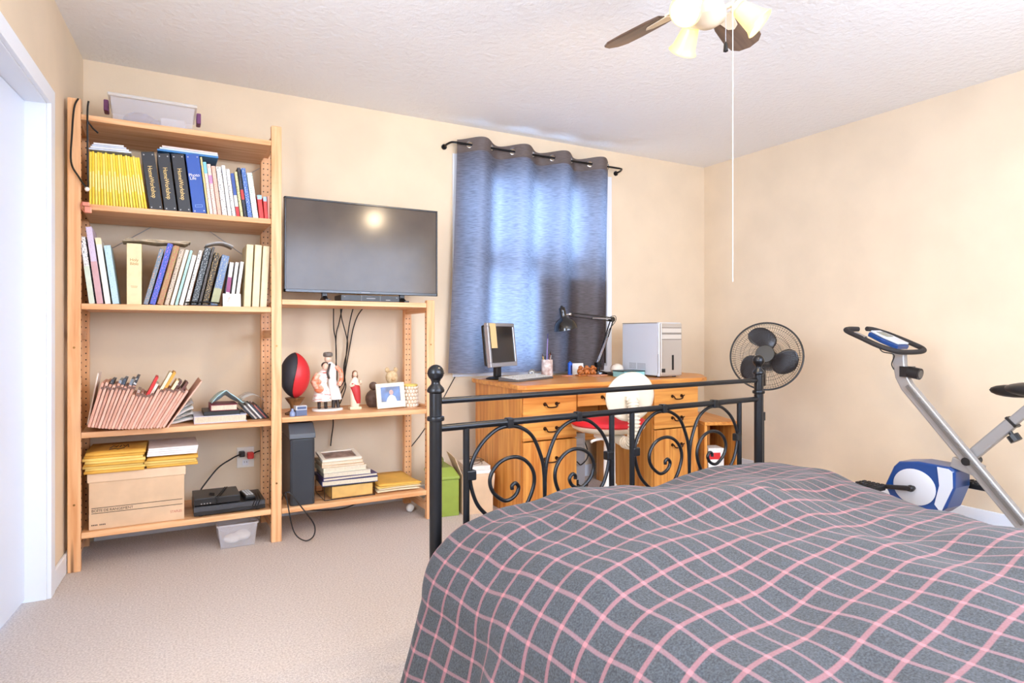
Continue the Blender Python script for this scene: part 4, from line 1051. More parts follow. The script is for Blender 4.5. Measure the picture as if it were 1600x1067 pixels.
MB().ball((0, -0.036, 0.158), 0.014, 0.013, 0.011).build('muzzle', mat('tan_muzzle', (206, 168, 120), 0.6), o, 60)
MB().box(-0.03, 0.03, -0.02, 0.02, 0.1, 0.14).build('neck', m_bear, t, bevel=0.015)
t = thing('shell_cup', 'cylindrical cup covered with pale shells, yellow rim', 'cup', (1.285, 3.56, ZM))
MB().lathe([(0.042, 0), (0.042, 0.128), (0.036, 0.128), (0.036, 0.01), (0.0, 0.01)], 24).build('cup', mat('tan_cup', (206, 178, 146), 0.6), t, 40)
MB().torus((0, 0, 0.127), (0, 0, 1), 0.041, 0.006).build('rim', mat('yellow_rim', (232, 204, 110), 0.5), t, 60)
m_shell = mat('shell', (240, 226, 206), 0.4)
b = MB()
for r_ in range(6):
    for i in range(14):
        q = 2 * PI * (i + 0.5 * (r_ % 2)) / 14
        b.ball((0.0425 * math.cos(q), 0.0425 * math.sin(q), 0.011 + 0.0205 * r_), 0.0085 + 0.001 * math.sin(i * 3 + r_), 0.0085, 0.0098, 8, 5)
b.build('shells', m_shell, t, 60)['kind'] = 'stuff'

# ------------------------------------------------------------------ bottom board of the low bay
ZB = 0.1665
t = thing('paper_shredder', 'tall black paper shredder on the bottom board beside the middle post', 'shredder', (0.648, 3.425, ZB), (0, 0, R(-2)))
m_shr = mat('shredder_black', (50, 54, 60), 0.35)
b = MB(); b.prism([(-0.062, 0.006), (-0.05, 0.0), (0.05, 0.0), (0.062, 0.006), (0.066, 0.30), (-0.066, 0.30)], 0, 0.345); b.build('bin', m_shr, t, bevel=0.004)
b = MB()
b.add([(-0.066, -0.002, 0.347), (0.066, -0.002, 0.347), (0.066, 0.305, 0.347), (-0.066, 0.305, 0.347), (-0.066, 0.0, 0.372), (0.066, 0.0, 0.372), (0.066, 0.305, 0.43), (-0.066, 0.305, 0.43), (-0.064, 0.06, 0.422), (0.064, 0.06, 0.422)],
      [(3, 2, 1, 0), (0, 1, 5, 4), (4, 5, 9, 8), (8, 9, 6, 7), (2, 3, 7, 6), (1, 2, 6, 9, 5), (3, 0, 4, 8, 7)])
b.build('shredder_head', mat('shredder_grey', (86, 90, 96), 0.4), t, bevel=0.004)
M4 = Matrix.Translation((0.01, 0.10, 0.4275)) @ Matrix.Rotation(R(2), 4, 'X')
MB().box(-0.02, 0.02, 0.0, 0.17, 0.0, 0.002, M4).build('feed_slot', m_black, t)
stack = [('wire_tray', 'black wire tray holding a yellow packet at the foot of the book stack', 'tray', 0.903, 0.135, 0.20, 0.075, None),
 ('book', 'navy album with brown edges lying on the wire tray', 'book', 0.905, 0.152, 0.22, 0.028, (62, 66, 108)),
 ('book', 'purple-navy album lying under the cream books', 'book', 0.908, 0.150, 0.21, 0.016, (84, 70, 118)),
 ('book', 'grey-brown book lying in the middle of the stack', 'book', 0.892, 0.128, 0.20, 0.024, (198, 186, 168)),
 ('book', 'cream dotted book in the stack below the frames', 'book', 0.880, 0.118, 0.19, 0.026, (240, 230, 206)),
 ('book', 'brown worn frame box under the framed picture', 'box', 0.870, 0.115, 0.19, 0.012, (214, 178, 140)),
 ('book', 'cream-edged book right below the framed picture', 'book', 0.868, 0.112, 0.18, 0.016, (226, 202, 164))]
z = ZB
t = thing('wire_tray', stack[0][1], 'tray', (0.903, 3.45, z))
b = MB()
for zz in (0.003, 0.074):
    b.tube([(-0.137, 0, zz), (0.137, 0, zz), (0.137, 0.22, zz), (-0.137, 0.22, zz)], 0.0022, 6, True)
for x in (-0.137, -0.10, 0.137):
    for y in (0, 0.22): b.cyl((x, y, 0.002), (x, y, 0.074), 0.002, n=6)
b.build('wire', m_blackmetal, t)
o = bx('yellow_packet', mat('yellow_packet', (226, 180, 104), 0.7, var=0.08, scale=20), None, -0.10, 0.128, 0.004, 0.21, 0.0, 0.064, 0.004)
o.location = (0.903, 3.452, z + 0.0055); tag(o, 'thick yellow packet lying inside the wire tray', 'packet')
z += 0.0768
for i, (nm, lab, cat, x, hw, d, h, rgb) in enumerate(stack[1:]):
    t = thing('book', lab, cat, (x, 3.447 + 0.004 * i, z), (0, 0, R((-3, 2, -1, 2, -2, 1)[i])))
    b = MB(); b.box(-hw, hw, 0, d, 0, 0.003); b.box(-hw, hw, 0, d, h - 0.003, h); b.box(-hw, -hw + 0.004, 0, d, 0.003, h - 0.003)
    b.build('cover', cover(rgb), t, bevel=0.001)
    bx('pages', m_pages, t, -hw + 0.004, hw - 0.003, 0.002, d - 0.003, 0.003, h - 0.003)
    z += h + 0.0006
t = thing('framed_photograph', 'framed old photograph lying face up on top of the book stack', 'frame', (0.866, 3.47, z), (R(10), 0, R(2)))
b = MB()
for q in ((-0.108, 0.108, 0, 0.022), (-0.108, 0.108, 0.128, 0.15), (-0.108, -0.086, 0.022, 0.128), (0.086, 0.108, 0.022, 0.128)): b.box(q[0], q[1], q[2], q[3], 0, 0.014)
b.build('frame', mat('ivory_frame', (232, 222, 204), 0.5), t, bevel=0.002)
bx('photograph', mat('old_photo', (176, 150, 138), 0.3, rgb2=(104, 84, 78), scale=18), t, -0.087, 0.087, 0.021, 0.129, 0.002, 0.009)
bx('prop', cover((200, 170, 140)), t, -0.09, 0.09, 0.10, 0.15, -0.014, 0.0)
for i in range(4):
    o = MB().grid(lambda a, q, i=i: Vector((-0.13 + 0.245 * a, 0.31 * q, 0.003 * math.sin(PI * a) + 0.016 * max(0, (0.35 - a)) * (i == 3) + 0.004 * math.sin(5 * q + i))), 12, 6).build('envelope', cover((238, 222, 186)) if i < 2 else (m_env if i == 3 else m_env2), None, 60)
    o.location = (1.188 + 0.006 * (i % 2), 3.45 - 0.006 * i, ZB + 0.0135 + 0.0115 * i); o.rotation_euler = (0, 0, R(-1.5 + 1.2 * i))
    o.modifiers.new('t', 'SOLIDIFY').thickness = 0.007
    tag(o, 'cream paper packet under the manila envelopes beside the book stack' if i < 2 else ('bulging manila envelope on top of the papers beside the book stack' if i == 3 else 'light manila envelope just under the bulging one beside the book stack'), 'envelope', 'cream packets of the low bay' if i < 2 else None)
b = MB()
for j in range(4): b.box(-0.05 + 0.004 * j, 0.03, 0.15 + 0.022 * j, 0.156 + 0.022 * j, 0.0085, 0.0092)
t = thing('white_ball', 'small white ball lying on the carpet by the low bay end post', 'ball', (1.30, 3.60, 0))
MB().ball((0, 0, 0.024), 0.024).build('shell', m_whitepl, t, 60)
MB().torus((0, 0, 0.024), (0.3, 1, 0.4), 0.0242, 0.001).build('seam', m_silver, t)

# ------------------------------------------------------------------ boxes between shelf and desk
t = thing('metal_box', 'olive green metal file box with a sloping lid beside the low bay', 'box', (1.465, 3.40, 0), (0, 0, R(-6)))
m_grn = mat('olive_green_paint', (146, 164, 66), 0.45, var=0.05, scale=15)
bx('body', m_grn, t, -0.062, 0.062, 0, 0.30, 0, 0.212, 0.003)
b = MB(); b.add([(-.066, -.004, .214), (.066, -.004, .214), (.066, .304, .214), (-.066, .304, .214), (-.066, -.004, .228), (.066, -.004, .228), (.066, .304, .228), (-.066, .304, .228), (-.040, .05, .275), (.040, .05, .275), (.040, .25, .275), (-.040, .25, .275)],
      [(3, 2, 1, 0), (0, 1, 5, 4), (1, 2, 6, 5), (2, 3, 7, 6), (3, 0, 4, 7), (4, 5, 9, 8), (5, 6, 10, 9), (6, 7, 11, 10), (7, 4, 8, 11), (8, 9, 10, 11)])
b.build('lid', m_grn, t, bevel=0.003)
MB().tube(spline([(-0.02, 0.08, 0.275), (-0.012, 0.08, 0.315), (0.012, 0.22, 0.315), (0.02, 0.22, 0.275)], 5), 0.005, 8).build('handle', mat('olive_dark', (104, 116, 52), 0.5), t, 60)
t = thing('cardboard_box', 'open cardboard box full of papers between the green box and the desk', 'box', (1.545, 3.385, 0), (0, 0, R(-11)))
w, d, h = 0.185, 0.25, 0.235
b = MB(); b.box(0, w, 0, 0.004, 0, h); b.box(0, w, d - 0.004, d, 0, h); b.box(0, 0.004, 0.004, d - 0.004, 0, h); b.box(w - 0.004, w, 0.004, d - 0.004, 0, h); b.box(0.004, w - 0.004, 0.004, d - 0.004, 0, 0.004)
b.build('body', m_cardboard, t)
M4 = Matrix.Translation((0, 0, h)) @ Matrix.Rotation(R(14), 4, 'X')
MB().box(0.002, w + 0.012, -0.004, 0, -0.10, 0, M4).build('flap', mat('cardboard_light', (230, 198, 164)), t)
M4 = Matrix.Translation((0, 0, h)) @ Matrix.Rotation(R(-22), 4, 'Y')
MB().box(-0.003, 0, 0.01, d - 0.01, 0, 0.11, M4).build('flap', mat('cardboard_light', (230, 198, 164)), t)
for i in range(5):
    bx('paper_stack', m_paper if i % 2 else cover((232, 224, 212)), t, 0.012 + 0.003 * i, w - 0.010 - 0.002 * (i % 3), 0.012, d - 0.02, 0.15 + 0.026 * i, 0.1745 + 0.026 * i)
b = MB()
for i in range(5):
    q = i * 1.3
    b.tube([(0.105 + (0.035 + 0.003 * i) * math.cos(2 * PI * j / 14), 0.08 + 0.03 * math.sin(2 * PI * j / 14), 0.285 + 0.006 * i + 0.012 * math.sin(2 * PI * j / 14 + q)) for j in range(14)], 0.0022, 5, True)
b.build('wire_coil', mat('brown_wire', (112, 86, 60), 0.5), t)

# ------------------------------------------------------------------ desk
DZ = 0.77
desk = thing('desk', 'honey pine pedestal desk with dark bail handles under the window', 'desk', (2.5, 3.45, 0))
def dx(x): return x - 2.5
def dy(y): return y - 3.45
poly = [(1.765, 3.12), (1.80, 3.085), (3.16, 3.085), (3.24, 3.12), (3.44, 3.36), (3.46, 3.42), (3.46, 3.80), (1.80, 3.80), (1.79, 3.76)]
MB().prism([(dx(x), dy(y)) for x, y in poly], DZ - 0.028, DZ).build('desk_top', h_x, desk, bevel=0.005)
FRY = 3.125
m_bronze = mat('dark_bronze', (62, 40, 30), 0.35, 0.7)
def handle(parent, x, z, y):
    b = MB()
    for q in (-0.04, 0.04):
        b.cyl((x + q, y - 0.004, z), (x + q, y, z), 0.011, n=10); b.cyl((x + q, y - 0.018, z), (x + q, y, z), 0.004, n=8)
    b.tube(spline([(x - 0.052, y - 0.016, z + 0.004), (x - 0.04, y - 0.018, z), (x - 0.026, y - 0.02, z - 0.017), (x + 0.026, y - 0.02, z - 0.017), (x + 0.04, y - 0.018, z), (x + 0.052, y - 0.016, z + 0.004)], 5), 0.0042, 8)
    return b.build('handle', m_bronze, parent, 50)
for (x0, x1) in ((1.80, 2.175), (2.775, 3.165)):
    b = MB()
    b.box(dx(x0), dx(x0 + 0.02), dy(FRY + 0.016), dy(3.74), 0.0, DZ - 0.028); b.box(dx(x1 - 0.02), dx(x1), dy(FRY + 0.016), dy(3.74), 0.0, DZ - 0.028); b.box(dx(x0 + 0.02), dx(x1 - 0.02), dy(3.72), dy(3.74), 0.0, DZ - 0.028); b.box(dx(x0 + 0.02), dx(x1 - 0.02), dy(FRY + 0.02), dy(3.72), 0.03, 0.05)
    b.build('pedestal', h_z, desk, bevel=0.002)
    bx('front_frame', h_x, desk, dx(x0), dx(x1), dy(FRY + 0.002), dy(FRY + 0.016), 0.0, 0.045)
    for (z0, z1) in ((0.585, 0.722), (0.446, 0.578), (0.050, 0.439)):
        dwr = bx('drawer', h_x if z1 - z0 < 0.2 else h_z, desk, dx(x0 + 0.003), dx(x1 - 0.003), dy(FRY - 0.004), dy(FRY + 0.0155), z0, z1, 0.004)
        handle(dwr, dx((x0 + x1) / 2), (z0 + z1) / 2 if z1 - z0 < 0.2 else 0.335, dy(FRY - 0.004))
dwr = bx('drawer', h_x, desk, dx(2.182), dx(2.768), dy(FRY - 0.004), dy(FRY + 0.0155), 0.625, 0.722, 0.004)
handle(dwr, dx(2.40), 0.676, dy(FRY - 0.004)); 
bx('drawer_box', h_y, desk, dx(2.18), dx(2.77), dy(FRY + 0.016), dy(3.60), 0.63, 0.74)
bx('apron', h_x, desk, dx(1.80), dx(3.165), dy(FRY + 0.002), dy(FRY + 0.02), 0.724, DZ - 0.028)
bx('modesty_panel', h_x, desk, dx(2.175), dx(2.775), dy(3.72), dy(3.738), 0.30, DZ - 0.028)

Zd = DZ + 0.0005
# flat monitor turned towards the chair
t = thing('computer_monitor', 'small flat silver monitor with a paper note stuck to its screen, on the desk', 'monitor', (1.905, 3.605, Zd), (0, 0, R(31)))
MB().lathe([(0.085, 0), (0.088, 0.006), (0.07, 0.014), (0.02, 0.02), (0.0, 0.02)], 24).build('base', m_black, t, 40)
bx('neck', m_black, t, -0.028, 0.028, 0.0, 0.03, 0.018, 0.16, 0.004)
TM = Matrix.Translation((0, -0.012, 0.22)) @ Matrix.Rotation(R(-6), 4, 'X')
b = MB()
for q in ((-.165, .165, .118, .14), (-.165, .165, -.14, -.112), (-.165, -.146, -.112, .118), (.146, .165, -.112, .118)): b.box(q[0], q[1], -0.016, 0.012, q[2], q[3], TM)
b.build('bezel', m_silver, t, bevel=0.003)
MB().box(-0.147, 0.147, -0.010, 0.0, -0.113, 0.119, TM).build('screen', mat('monitor_glass', (50, 44, 40), 0.22, var=0.2, scale=12), t)
MB().box(-0.155, 0.155, 0.012, 0.045, -0.13, 0.13, TM).build('back_shell', m_black, t, bevel=0.012)
MB().box(-0.142, -0.072, -0.0175, -0.0165, -0.02, 0.136, TM).build('note', mat('tan_note', (228, 196, 140), 0.7), t)
t = thing('keyboard', 'grey computer keyboard lying askew before the monitor', 'keyboard', (2.03, 3.47, Zd), (0, 0, R(27)))
b = MB(); b.add([(-.21, -.075, 0), (.21, -.075, 0), (.21, .075, 0), (-.21, .075, 0), (-.208, -.073, .012), (.208, -.073, .012), (.208, .073, .026), (-.208, .073, .026)], [(3, 2, 1, 0), (4, 5, 6, 7), (0, 1, 5, 4), (1, 2, 6, 5), (2, 3, 7, 6), (3, 0, 4, 7)])
b.build('tray', mat('grey_case', (92, 88, 86), 0.5), t, bevel=0.004)
b = MB()
for r_ in range(5):
    for c_ in range(18):
        x = -0.196 + 0.0218 * c_; y = -0.062 + 0.0255 * r_; zz = 0.0135 + 0.0024 * r_
        b.box(x, x + 0.0175, y, y + 0.0205, zz, zz + 0.006)
b.build('keys', mat('light_keys', (206, 200, 190), 0.5), t)['kind'] = 'stuff'
t = thing('tape_roll', 'small clear roll of tape standing on the desk beside the keyboard', 'tape', (2.145, 3.60, Zd + 0.03), (0, 0, R(20)))
MB().torus((0, 0, 0), (0.3, 1, 0), 0.023, 0.007, 20, 8).build('roll', mat('grey_tape', (120, 116, 112), 0.3), t, 60)
MB().torus((0, 0, 0), (0.3, 1, 0), 0.014, 0.003, 20, 8).build('core', m_whitepl, t, 60)
t = thing('pen_cup', 'white marbled cylinder cup full of pens on the desk', 'cup', (2.315, 3.68, Zd))
MB().lathe([(0.036, 0), (0.039, 0.004), (0.039, 0.115), (0.035, 0.115), (0.035, 0.006), (0.0, 0.006)], 24).build('cup', mat('marbled_white', (240, 232, 226), 0.4, rgb2=(184, 150, 136), scale=26), t, 40)
for i, (px_, py_, tx, ty, L, rgb, lab) in enumerate(((-.012, .0, -.03, .0, .15, (222, 176, 84), 'yellow pencil'), (.0, .012, .004, .01, .285, (150, 130, 190), 'long pale violet wand with a dark tip'), (.015, 0, .026, .0, .155, (240, 236, 230), 'white pen'), (-.006, -.014, -.018, -.01, .135, (60, 60, 66), 'black pen'), (.01, -.012, .016, -.012, .14, (180, 120, 90), 'brown pencil'), (.02, .012, .03, .015, .165, (200, 90, 80), 'red pen'))):
    p0 = Vector((px_, py_, 0.008)); dirn = (Vector((tx, ty, 0.115)) - p0).normalized()
    o = thing('pen', lab + ' standing in the marbled cup', 'pen', Vector((2.315, 3.68, Zd)) + p0)
    MB().cyl((0, 0, 0), dirn * (L * 0.88), 0.0036, n=8).build('barrel', cover(rgb), o, 40)
    MB().cyl(dirn * (L * 0.88), dirn * L, 0.0036, 0.002 if i != 1 else 0.0042, 8).build('tip', cover((52, 44, 90)) if i == 1 else m_dark, o, 40)
# articulated lamp
t = thing('desk_lamp', 'black articulated desk lamp with a dome shade before the curtain', 'lamp', (2.76, 3.70, Zd))
m_lamp = mat('lamp_black', (20, 20, 22), 0.18, 0.2, coat=0.5)
MB().lathe([(0.085, 0), (0.088, 0.004), (0.086, 0.018), (0.03, 0.024), (0.0, 0.024)], 28).build('base', m_lamp, t, 40)
P0 = Vector((0, 0, 0.02)); P1 = Vector((0, 0, 0.06)); P2 = Vector((0.07, -0.07, 0.395)); P3 = Vector((-0.30, -0.08, 0.425))
MB().cyl(P0, P1, 0.016, n=14).box(-0.02, 0.02, -0.016, 0.016, 0.05, 0.085).build('joint', m_lamp, t, 40)
for off in (-0.013, 0.013):
    MB().cyl(P1 + Vector((off, 0, 0.01)), P2 + Vector((off, 0, -0.01)), 0.0045, n=8).build('lower_arm', m_lamp, t, 40)
    MB().cyl(P1 + Vector((off * 0.4 - 0.012, -0.014, 0.03)), P1.lerp(P2, 0.62) + Vector((off * 0.4 - 0.004, -0.014, 0)), 0.0052, n=8).build('spring', m_chrome, t, 40)
for off in (-0.012, 0.012):
    MB().cyl(P2 + Vector((0, 0, off)), P3 + Vector((0, 0, off)), 0.0045, n=8).build('upper_arm', m_lamp, t, 40)
MB().cyl(P2 + Vector((-0.02, -0.012, 0.004)), P2.lerp(P3, 0.5) + Vector((0, -0.012, -0.008)), 0.0052, n=8).build('spring', m_chrome, t, 40)
MB().cyl(P2 + Vector((0, -0.018, 0)), P2 + Vector((0, 0.018, 0)), 0.018, n=16).build('joint', m_lamp, t, 40)
MB().tube(spline([P2 + Vector((-0.01, 0.0, 0.02)), P2 + Vector((0.03, 0, 0.025)), P2 + Vector((0.04, 0, 0.0)), P2 + Vector((0.02, 0.0, -0.03)), P1.lerp(P2, 0.7), P1], 6), 0.0025, 6).build('cord', m_cord, t, 60)
MB().cyl(P3, P3 + Vector((-0.05, 0, -0.005)), 0.009, n=12).ball(P3, 0.014).build('joint', m_chrome, t, 50)
TS = Matrix.Translation(P3 + Vector((-0.062, 0, 0.03))) @ Matrix.Rotation(R(-13), 4, 'Y')
MB().lathe([(0.006, 0.030), (0.010, 0.022), (0.014, 0.018), (0.022, 0.012), (0.024, -0.012), (0.022, -0.045), (0.028, -0.055), (0.052, -0.068), (0.070, -0.090), (0.080, -0.118), (0.083, -0.135), (0.080, -0.135), (0.066, -0.092), (0.025, -0.058), (0.0, -0.055)], 32, TS).build('shade', m_lamp, t, 50)
MB().ball((0, 0, -0.085), 0.024, 0.024, 0.03, m=TS).build('bulb', m_whitepl, t, 60)
# small things along the back of the desk
t = thing('battery', 'blue cylinder standing beside the white card at the back of the desk', 'battery', (2.525, 3.71, Zd))
MB().lathe([(0.014, 0), (0.0165, 0.002), (0.0165, 0.085), (0.012, 0.09), (0.006, 0.092), (0.006, 0.097), (0.0, 0.097)], 18).build('case', mat('cobalt_blue', (34, 92, 196), 0.3), t, 40)
bx('label_band', cover((30, 40, 90)), t, -0.006, 0.006, -0.0172, -0.0165, 0.01, 0.07)
t = thing('note_card', 'plain white card propped upright behind the carved figures', 'card', (2.61, 3.73, Zd), (R(-10), 0, R(4)))
bx('card', m_paper, t, -0.055, 0.055, 0, 0.003, 0, 0.082)
bx('fold', m_paper, t, -0.055, 0.055, 0.003, 0.035, 0, 0.002)
m_terra = mat('orange_carving', (204, 118, 52), 0.5, var=0.25, scale=60)
t = thing('carved_figures', 'three little orange carved seated figures joined on one base', 'figurine', (2.585, 3.60, Zd), (0, 0, R(-6)))
bx('base', m_terra, t, -0.075, 0.075, -0.028, 0.028, 0, 0.010, 0.004)
for i in range(3):
    x = -0.048 + 0.048 * i
    o = MB().ball((x, 0, 0.03), 0.022, 0.021, 0.023).ball((x - 0.012, -0.018, 0.022), 0.009, 0.010, 0.011, 10, 6).ball((x + 0.012, -0.018, 0.022), 0.009, 0.010, 0.011, 10, 6).build('figure', m_terra, t, 60)
    MB().ball((x, -0.006, 0.058), 0.016, 0.015, 0.015).build('head', m_terra, o, 60)
    MB().tube(spline([(x - 0.02, -0.004, 0.04), (x - 0.02, -0.02, 0.05), (x - 0.006, -0.023, 0.058)], 4), 0.005, 6).tube(spline([(x + 0.02, -0.004, 0.04), (x + 0.02, -0.02, 0.05), (x + 0.006, -0.023, 0.058)], 4), 0.005, 6).build('arm', m_terra, o, 60)
for i, (x, y, lab) in enumerate(((2.44, 3.62, 'flat round coaster lying between the pen cup and carved figures'), (2.60, 3.53, 'flat round coaster lying just before the carved figures'), (2.69, 3.56, 'flat round coaster lying between the carved figures and teal box'))):
    t = thing('coaster', lab, 'coaster', (x, y, Zd))
    MB().lathe([(0.040, 0), (0.043, 0.002), (0.043, 0.006), (0.038, 0.008), (0.0, 0.008)], 24).build('disc', mat('pinkish_wood', (216, 150, 110), 0.5, var=0.1, scale=30), t, 40)
    MB().lathe([(0.030, 0.0078), (0.030, 0.0088), (0.0, 0.0088)], 20).build('inlay', cover((190, 110, 76)), t)
t = thing('dark_dish', 'shallow dark dish holding the cream ball at the lamp foot', 'dish', (2.80, 3.535, Zd))
MB().lathe([(0.04, 0), (0.062, 0.008), (0.07, 0.02), (0.066, 0.02), (0.058, 0.011), (0.0, 0.006)], 28).build('bowl', mat('slate_dish', (74, 72, 74), 0.4), t, 40)
MB().torus((0, 0, 0.02), (0, 0, 1), 0.068, 0.002, 28, 6).build('rim', mat('slate_dish', (74, 72, 74)), t)
t = thing('ball', 'cream stitched ball resting in the dark dish', 'ball', (2.805, 3.535, Zd + 0.0075))
MB().ball((0, 0, 0.038), 0.045, 0.042, 0.037, 20, 12).build('shell', mat('cream_leather', (232, 216, 196), 0.5), t, 60)
b = MB()
for q in (-1, 1): b.tube([(q * 0.026 + q * 0.008 * math.cos(2 * PI * i / 20), 0.037 * math.cos(2 * PI * i / 20) * 0.93, 0.038 + 0.033 * math.sin(2 * PI * i / 20) * 0.93) for i in range(20)], 0.0012, 5, True)
b.build('stitching', mat('stitch_brown', (176, 130, 100), 0.6), t)
t = thing('flat_box', 'flat teal box lying before the white computer on the desk', 'box', (2.80, 3.325, Zd), (0, 0, R(-4)))
bx('body', mat('teal_card', (150, 206, 204), 0.5), t, -0.10, 0.07, 0, 0.13, 0, 0.036, 0.002)
bx('lid', mat('dark_teal', (40, 74, 78), 0.4), t, -0.102, 0.072, -0.002, 0.132, 0.0362, 0.044, 0.001)
# computer tower on the desk
t = thing('computer_tower', 'white and silver computer tower standing on the desk end', 'computer', (2.985, 3.19, Zd), (0, 0, R(-1)))
m_pc = mat('pc_white', (226, 230, 236), 0.3, 0.1); m_pcs = mat('pc_silver', (190, 180, 168), 0.35, 0.4)
TZ = 0.362
bx('case', m_pc, t, -0.095, 0.095, 0.03, 0.40, 0.012, TZ, 0.003)
bx('top_panel', m_pcs, t, -0.096, 0.096, 0.028, 0.402, TZ + 0.0005, TZ + 0.006, 0.002)
bx('front_bezel', m_pc, t, -0.096, 0.096, 0.010, 0.030, 0.008, TZ + 0.004, 0.004)
fp = bx('front_panel', m_pcs, t, -0.092, 0.092, -0.004, 0.010, 0.012, TZ, 0.006)
b = MB()
for z_ in (TZ - 0.03, TZ - 0.065, TZ - 0.072, TZ - 0.108): b.box(-0.085, 0.085, -0.006, -0.003, z_ - 0.0018, z_ + 0.0018)
b.build('drive_seam', mat('seam_grey', (120, 112, 104), 0.5), fp)
bx('drive_door', mat('drive_light', (214, 206, 196), 0.3, 0.3), fp, -0.083, 0.083, -0.0055, -0.004, TZ - 0.062, TZ - 0.034)
bx('drive_door', mat('drive_light', (214, 206, 196)), fp, -0.083, 0.083, -0.0055, -0.004, TZ - 0.104, TZ - 0.076)
bx('dark_slot', m_black, fp, 0.002, 0.020, -0.0055, -0.004, 0.05, 0.15, 0.001)
bx('sticker', m_black, fp, -0.085, -0.055, -0.0052, -0.004, 0.035, 0.06)
b = MB()
for j in range(5):
    for i in range(14):
        if i == 7: continue
        y = 0.15 + 0.0125 * i
        b.box(-0.0956, -0.0950, y, y + 0.007, 0.05 + 0.0085 * j, 0.0555 + 0.0085 * j)
b.build('vent_holes', mat('vent_grey', (150, 152, 156), 0.6), t)
b = MB()
for j in range(16): b.box(-0.0966, -0.096, 0.012, 0.024, 0.03 + 0.008 * j, 0.034 + 0.008 * j)
b.build('vent_slots', mat('vent_grey', (150, 152, 156)), t)
b = MB()
for x in (-0.07, 0.07):
    for y in (0.05, 0.36): b.cyl((x, y, 0), (x, y, 0.013), 0.014, n=12)
b.build('foot', m_black, t)
# grey case under the desk
t = thing('computer_case', 'light grey computer case standing under the desk beside the left pedestal', 'computer', (2.275, 3.30, 0.0))
bx('case', mat('grey_pc', (186, 184, 184), 0.45), t, -0.085, 0.085, 0.012, 0.38, 0.012, 0.43, 0.004)
bx('front_panel', mat('grey_pc_front', (170, 170, 174), 0.4), t, -0.087, 0.087, 0.0, 0.012, 0.010, 0.432, 0.004)
b = MB(); b.box(-0.07, 0.07, -0.002, 0.0, 0.365, 0.40).box(-0.07, 0.07, -0.002, 0.0, 0.32, 0.355); b.build('drive_door', m_silver, t)
bx('dark_slot', m_black, t, -0.035, 0.035, -0.002, 0.0, 0.05, 0.14)
b = MB()
for x in (-0.06, 0.06):
    for y in (0.05, 0.33): b.cyl((x, y, 0), (x, y, 0.012), 0.012, n=10)
b.build('foot', m_black, t)
wcable('black cord tangled on the front of the grey computer case under the desk', [(2.40, 3.40, 0.42), (2.37, 3.28, 0.30), (2.31, 3.27, 0.24), (2.27, 3.27, 0.26), (2.24, 3.28, 0.18), (2.30, 3.27, 0.11), (2.38, 3.30, 0.10), (2.42, 3.42, 0.006)], 0.004)

# ------------------------------------------------------------------ swivel chair
t = thing('swivel_chair', 'white plastic swivel chair with a round back and red seat pad at the desk', 'chair', (2.245, 2.90, 0), (0, 0, R(-14)))
m_sh = mat('chair_white', (224, 210, 186), 0.45)
b = MB()
def backf(a, q):
    an = 2 * PI * a; rr = q
    sq = 1.0
    x = 0.138 * rr * math.cos(an); zz = 0.132 * rr * math.sin(an)
    return Vector((x, -0.262 - 0.06 * (0.25 - (x / 0.28) ** 2) - 0.02 * (zz / 0.13), 0.728 + zz))
b.grid(backf, 40, 10, True)
o = b.build('backrest', m_sh, t, 60); s_ = o.modifiers.new('t', 'SOLIDIFY'); s_.thickness = 0.014; s_.offset = 0
P = spline([(0.0, -0.292, 0.72), (0.0, -0.308, 0.67), (0.0, -0.318, 0.60), (0.0, -0.312, 0.53), (0.0, -0.27, 0.482), (0.0, -0.18, 0.475), (0.0, -0.06, 0.482)], 8)
MB().tube(P, [0.03 - 0.004 * min(1, i / 20) for i in range(len(P))], 14).build('back_support', mat('chair_rib_white', (204, 194, 174), 0.5), t, 50)
for i in range(4, 40, 2):
    j = min(i, len(P) - 2); dvec = (P[j + 1] - P[j])
    MB().torus(P[j], dvec, 0.029, 0.005, 16, 6).build('rib', m_sh, t, 60)
MB().box(-0.036, 0.036, -0.305, -0.275, 0.712, 0.732).build('support_cap', m_sh, t, 60)
b = MB()
for (rr, zz) in (): pass
MB().lathe([(0.05, 0.0), (0.17, 0.012), (0.205, 0.03), (0.212, 0.042), (0.20, 0.046), (0.0, 0.05)], 36, Matrix.Translation((0, 0.02, 0.495))).build('seat_shell', m_sh, t, 50)
MB().lathe([(0.20, 0.0), (0.214, 0.012), (0.212, 0.03), (0.19, 0.044), (0.0, 0.052)], 36, Matrix.Translation((0, 0.02, 0.538))).build('seat_pad', mat('red_cushion', (214, 22, 34), 0.6), t, 50)
bx('mechanism', m_whitepl, t, -0.06, 0.06, -0.10, 0.10, 0.455, 0.494, 0.012)
MB().tube(spline([(0.05, 0, 0.475), (-0.12, -0.10, 0.478), (-0.16, -0.12, 0.47)], 5), 0.008, 8).build('lever', m_whitepl, t, 50)
MB().lathe([(0.045, 0.10), (0.042, 0.2), (0.034, 0.21), (0.032, 0.46), (0.0, 0.46)], 20).build('column', m_whitepl, t, 40)
for i in range(5):
    q = 2 * PI * i / 5 + 0.3; c_, s__ = math.cos(q), math.sin(q)
    l_ = MB().tube([(0.02 * c_, 0.02 * s__, 0.115), (0.15 * c_, 0.15 * s__, 0.095), (0.25 * c_, 0.25 * s__, 0.068)], [0.026, 0.02, 0.015], 10).build('base_leg', m_whitepl, t, 50)
    MB().cyl((0.25 * c_ - 0.014 * s__, 0.25 * s__ + 0.014 * c_, 0.027), (0.25 * c_ + 0.014 * s__, 0.25 * s__ - 0.014 * c_, 0.027), 0.027, n=16).build('castor', m_black, l_, 40)

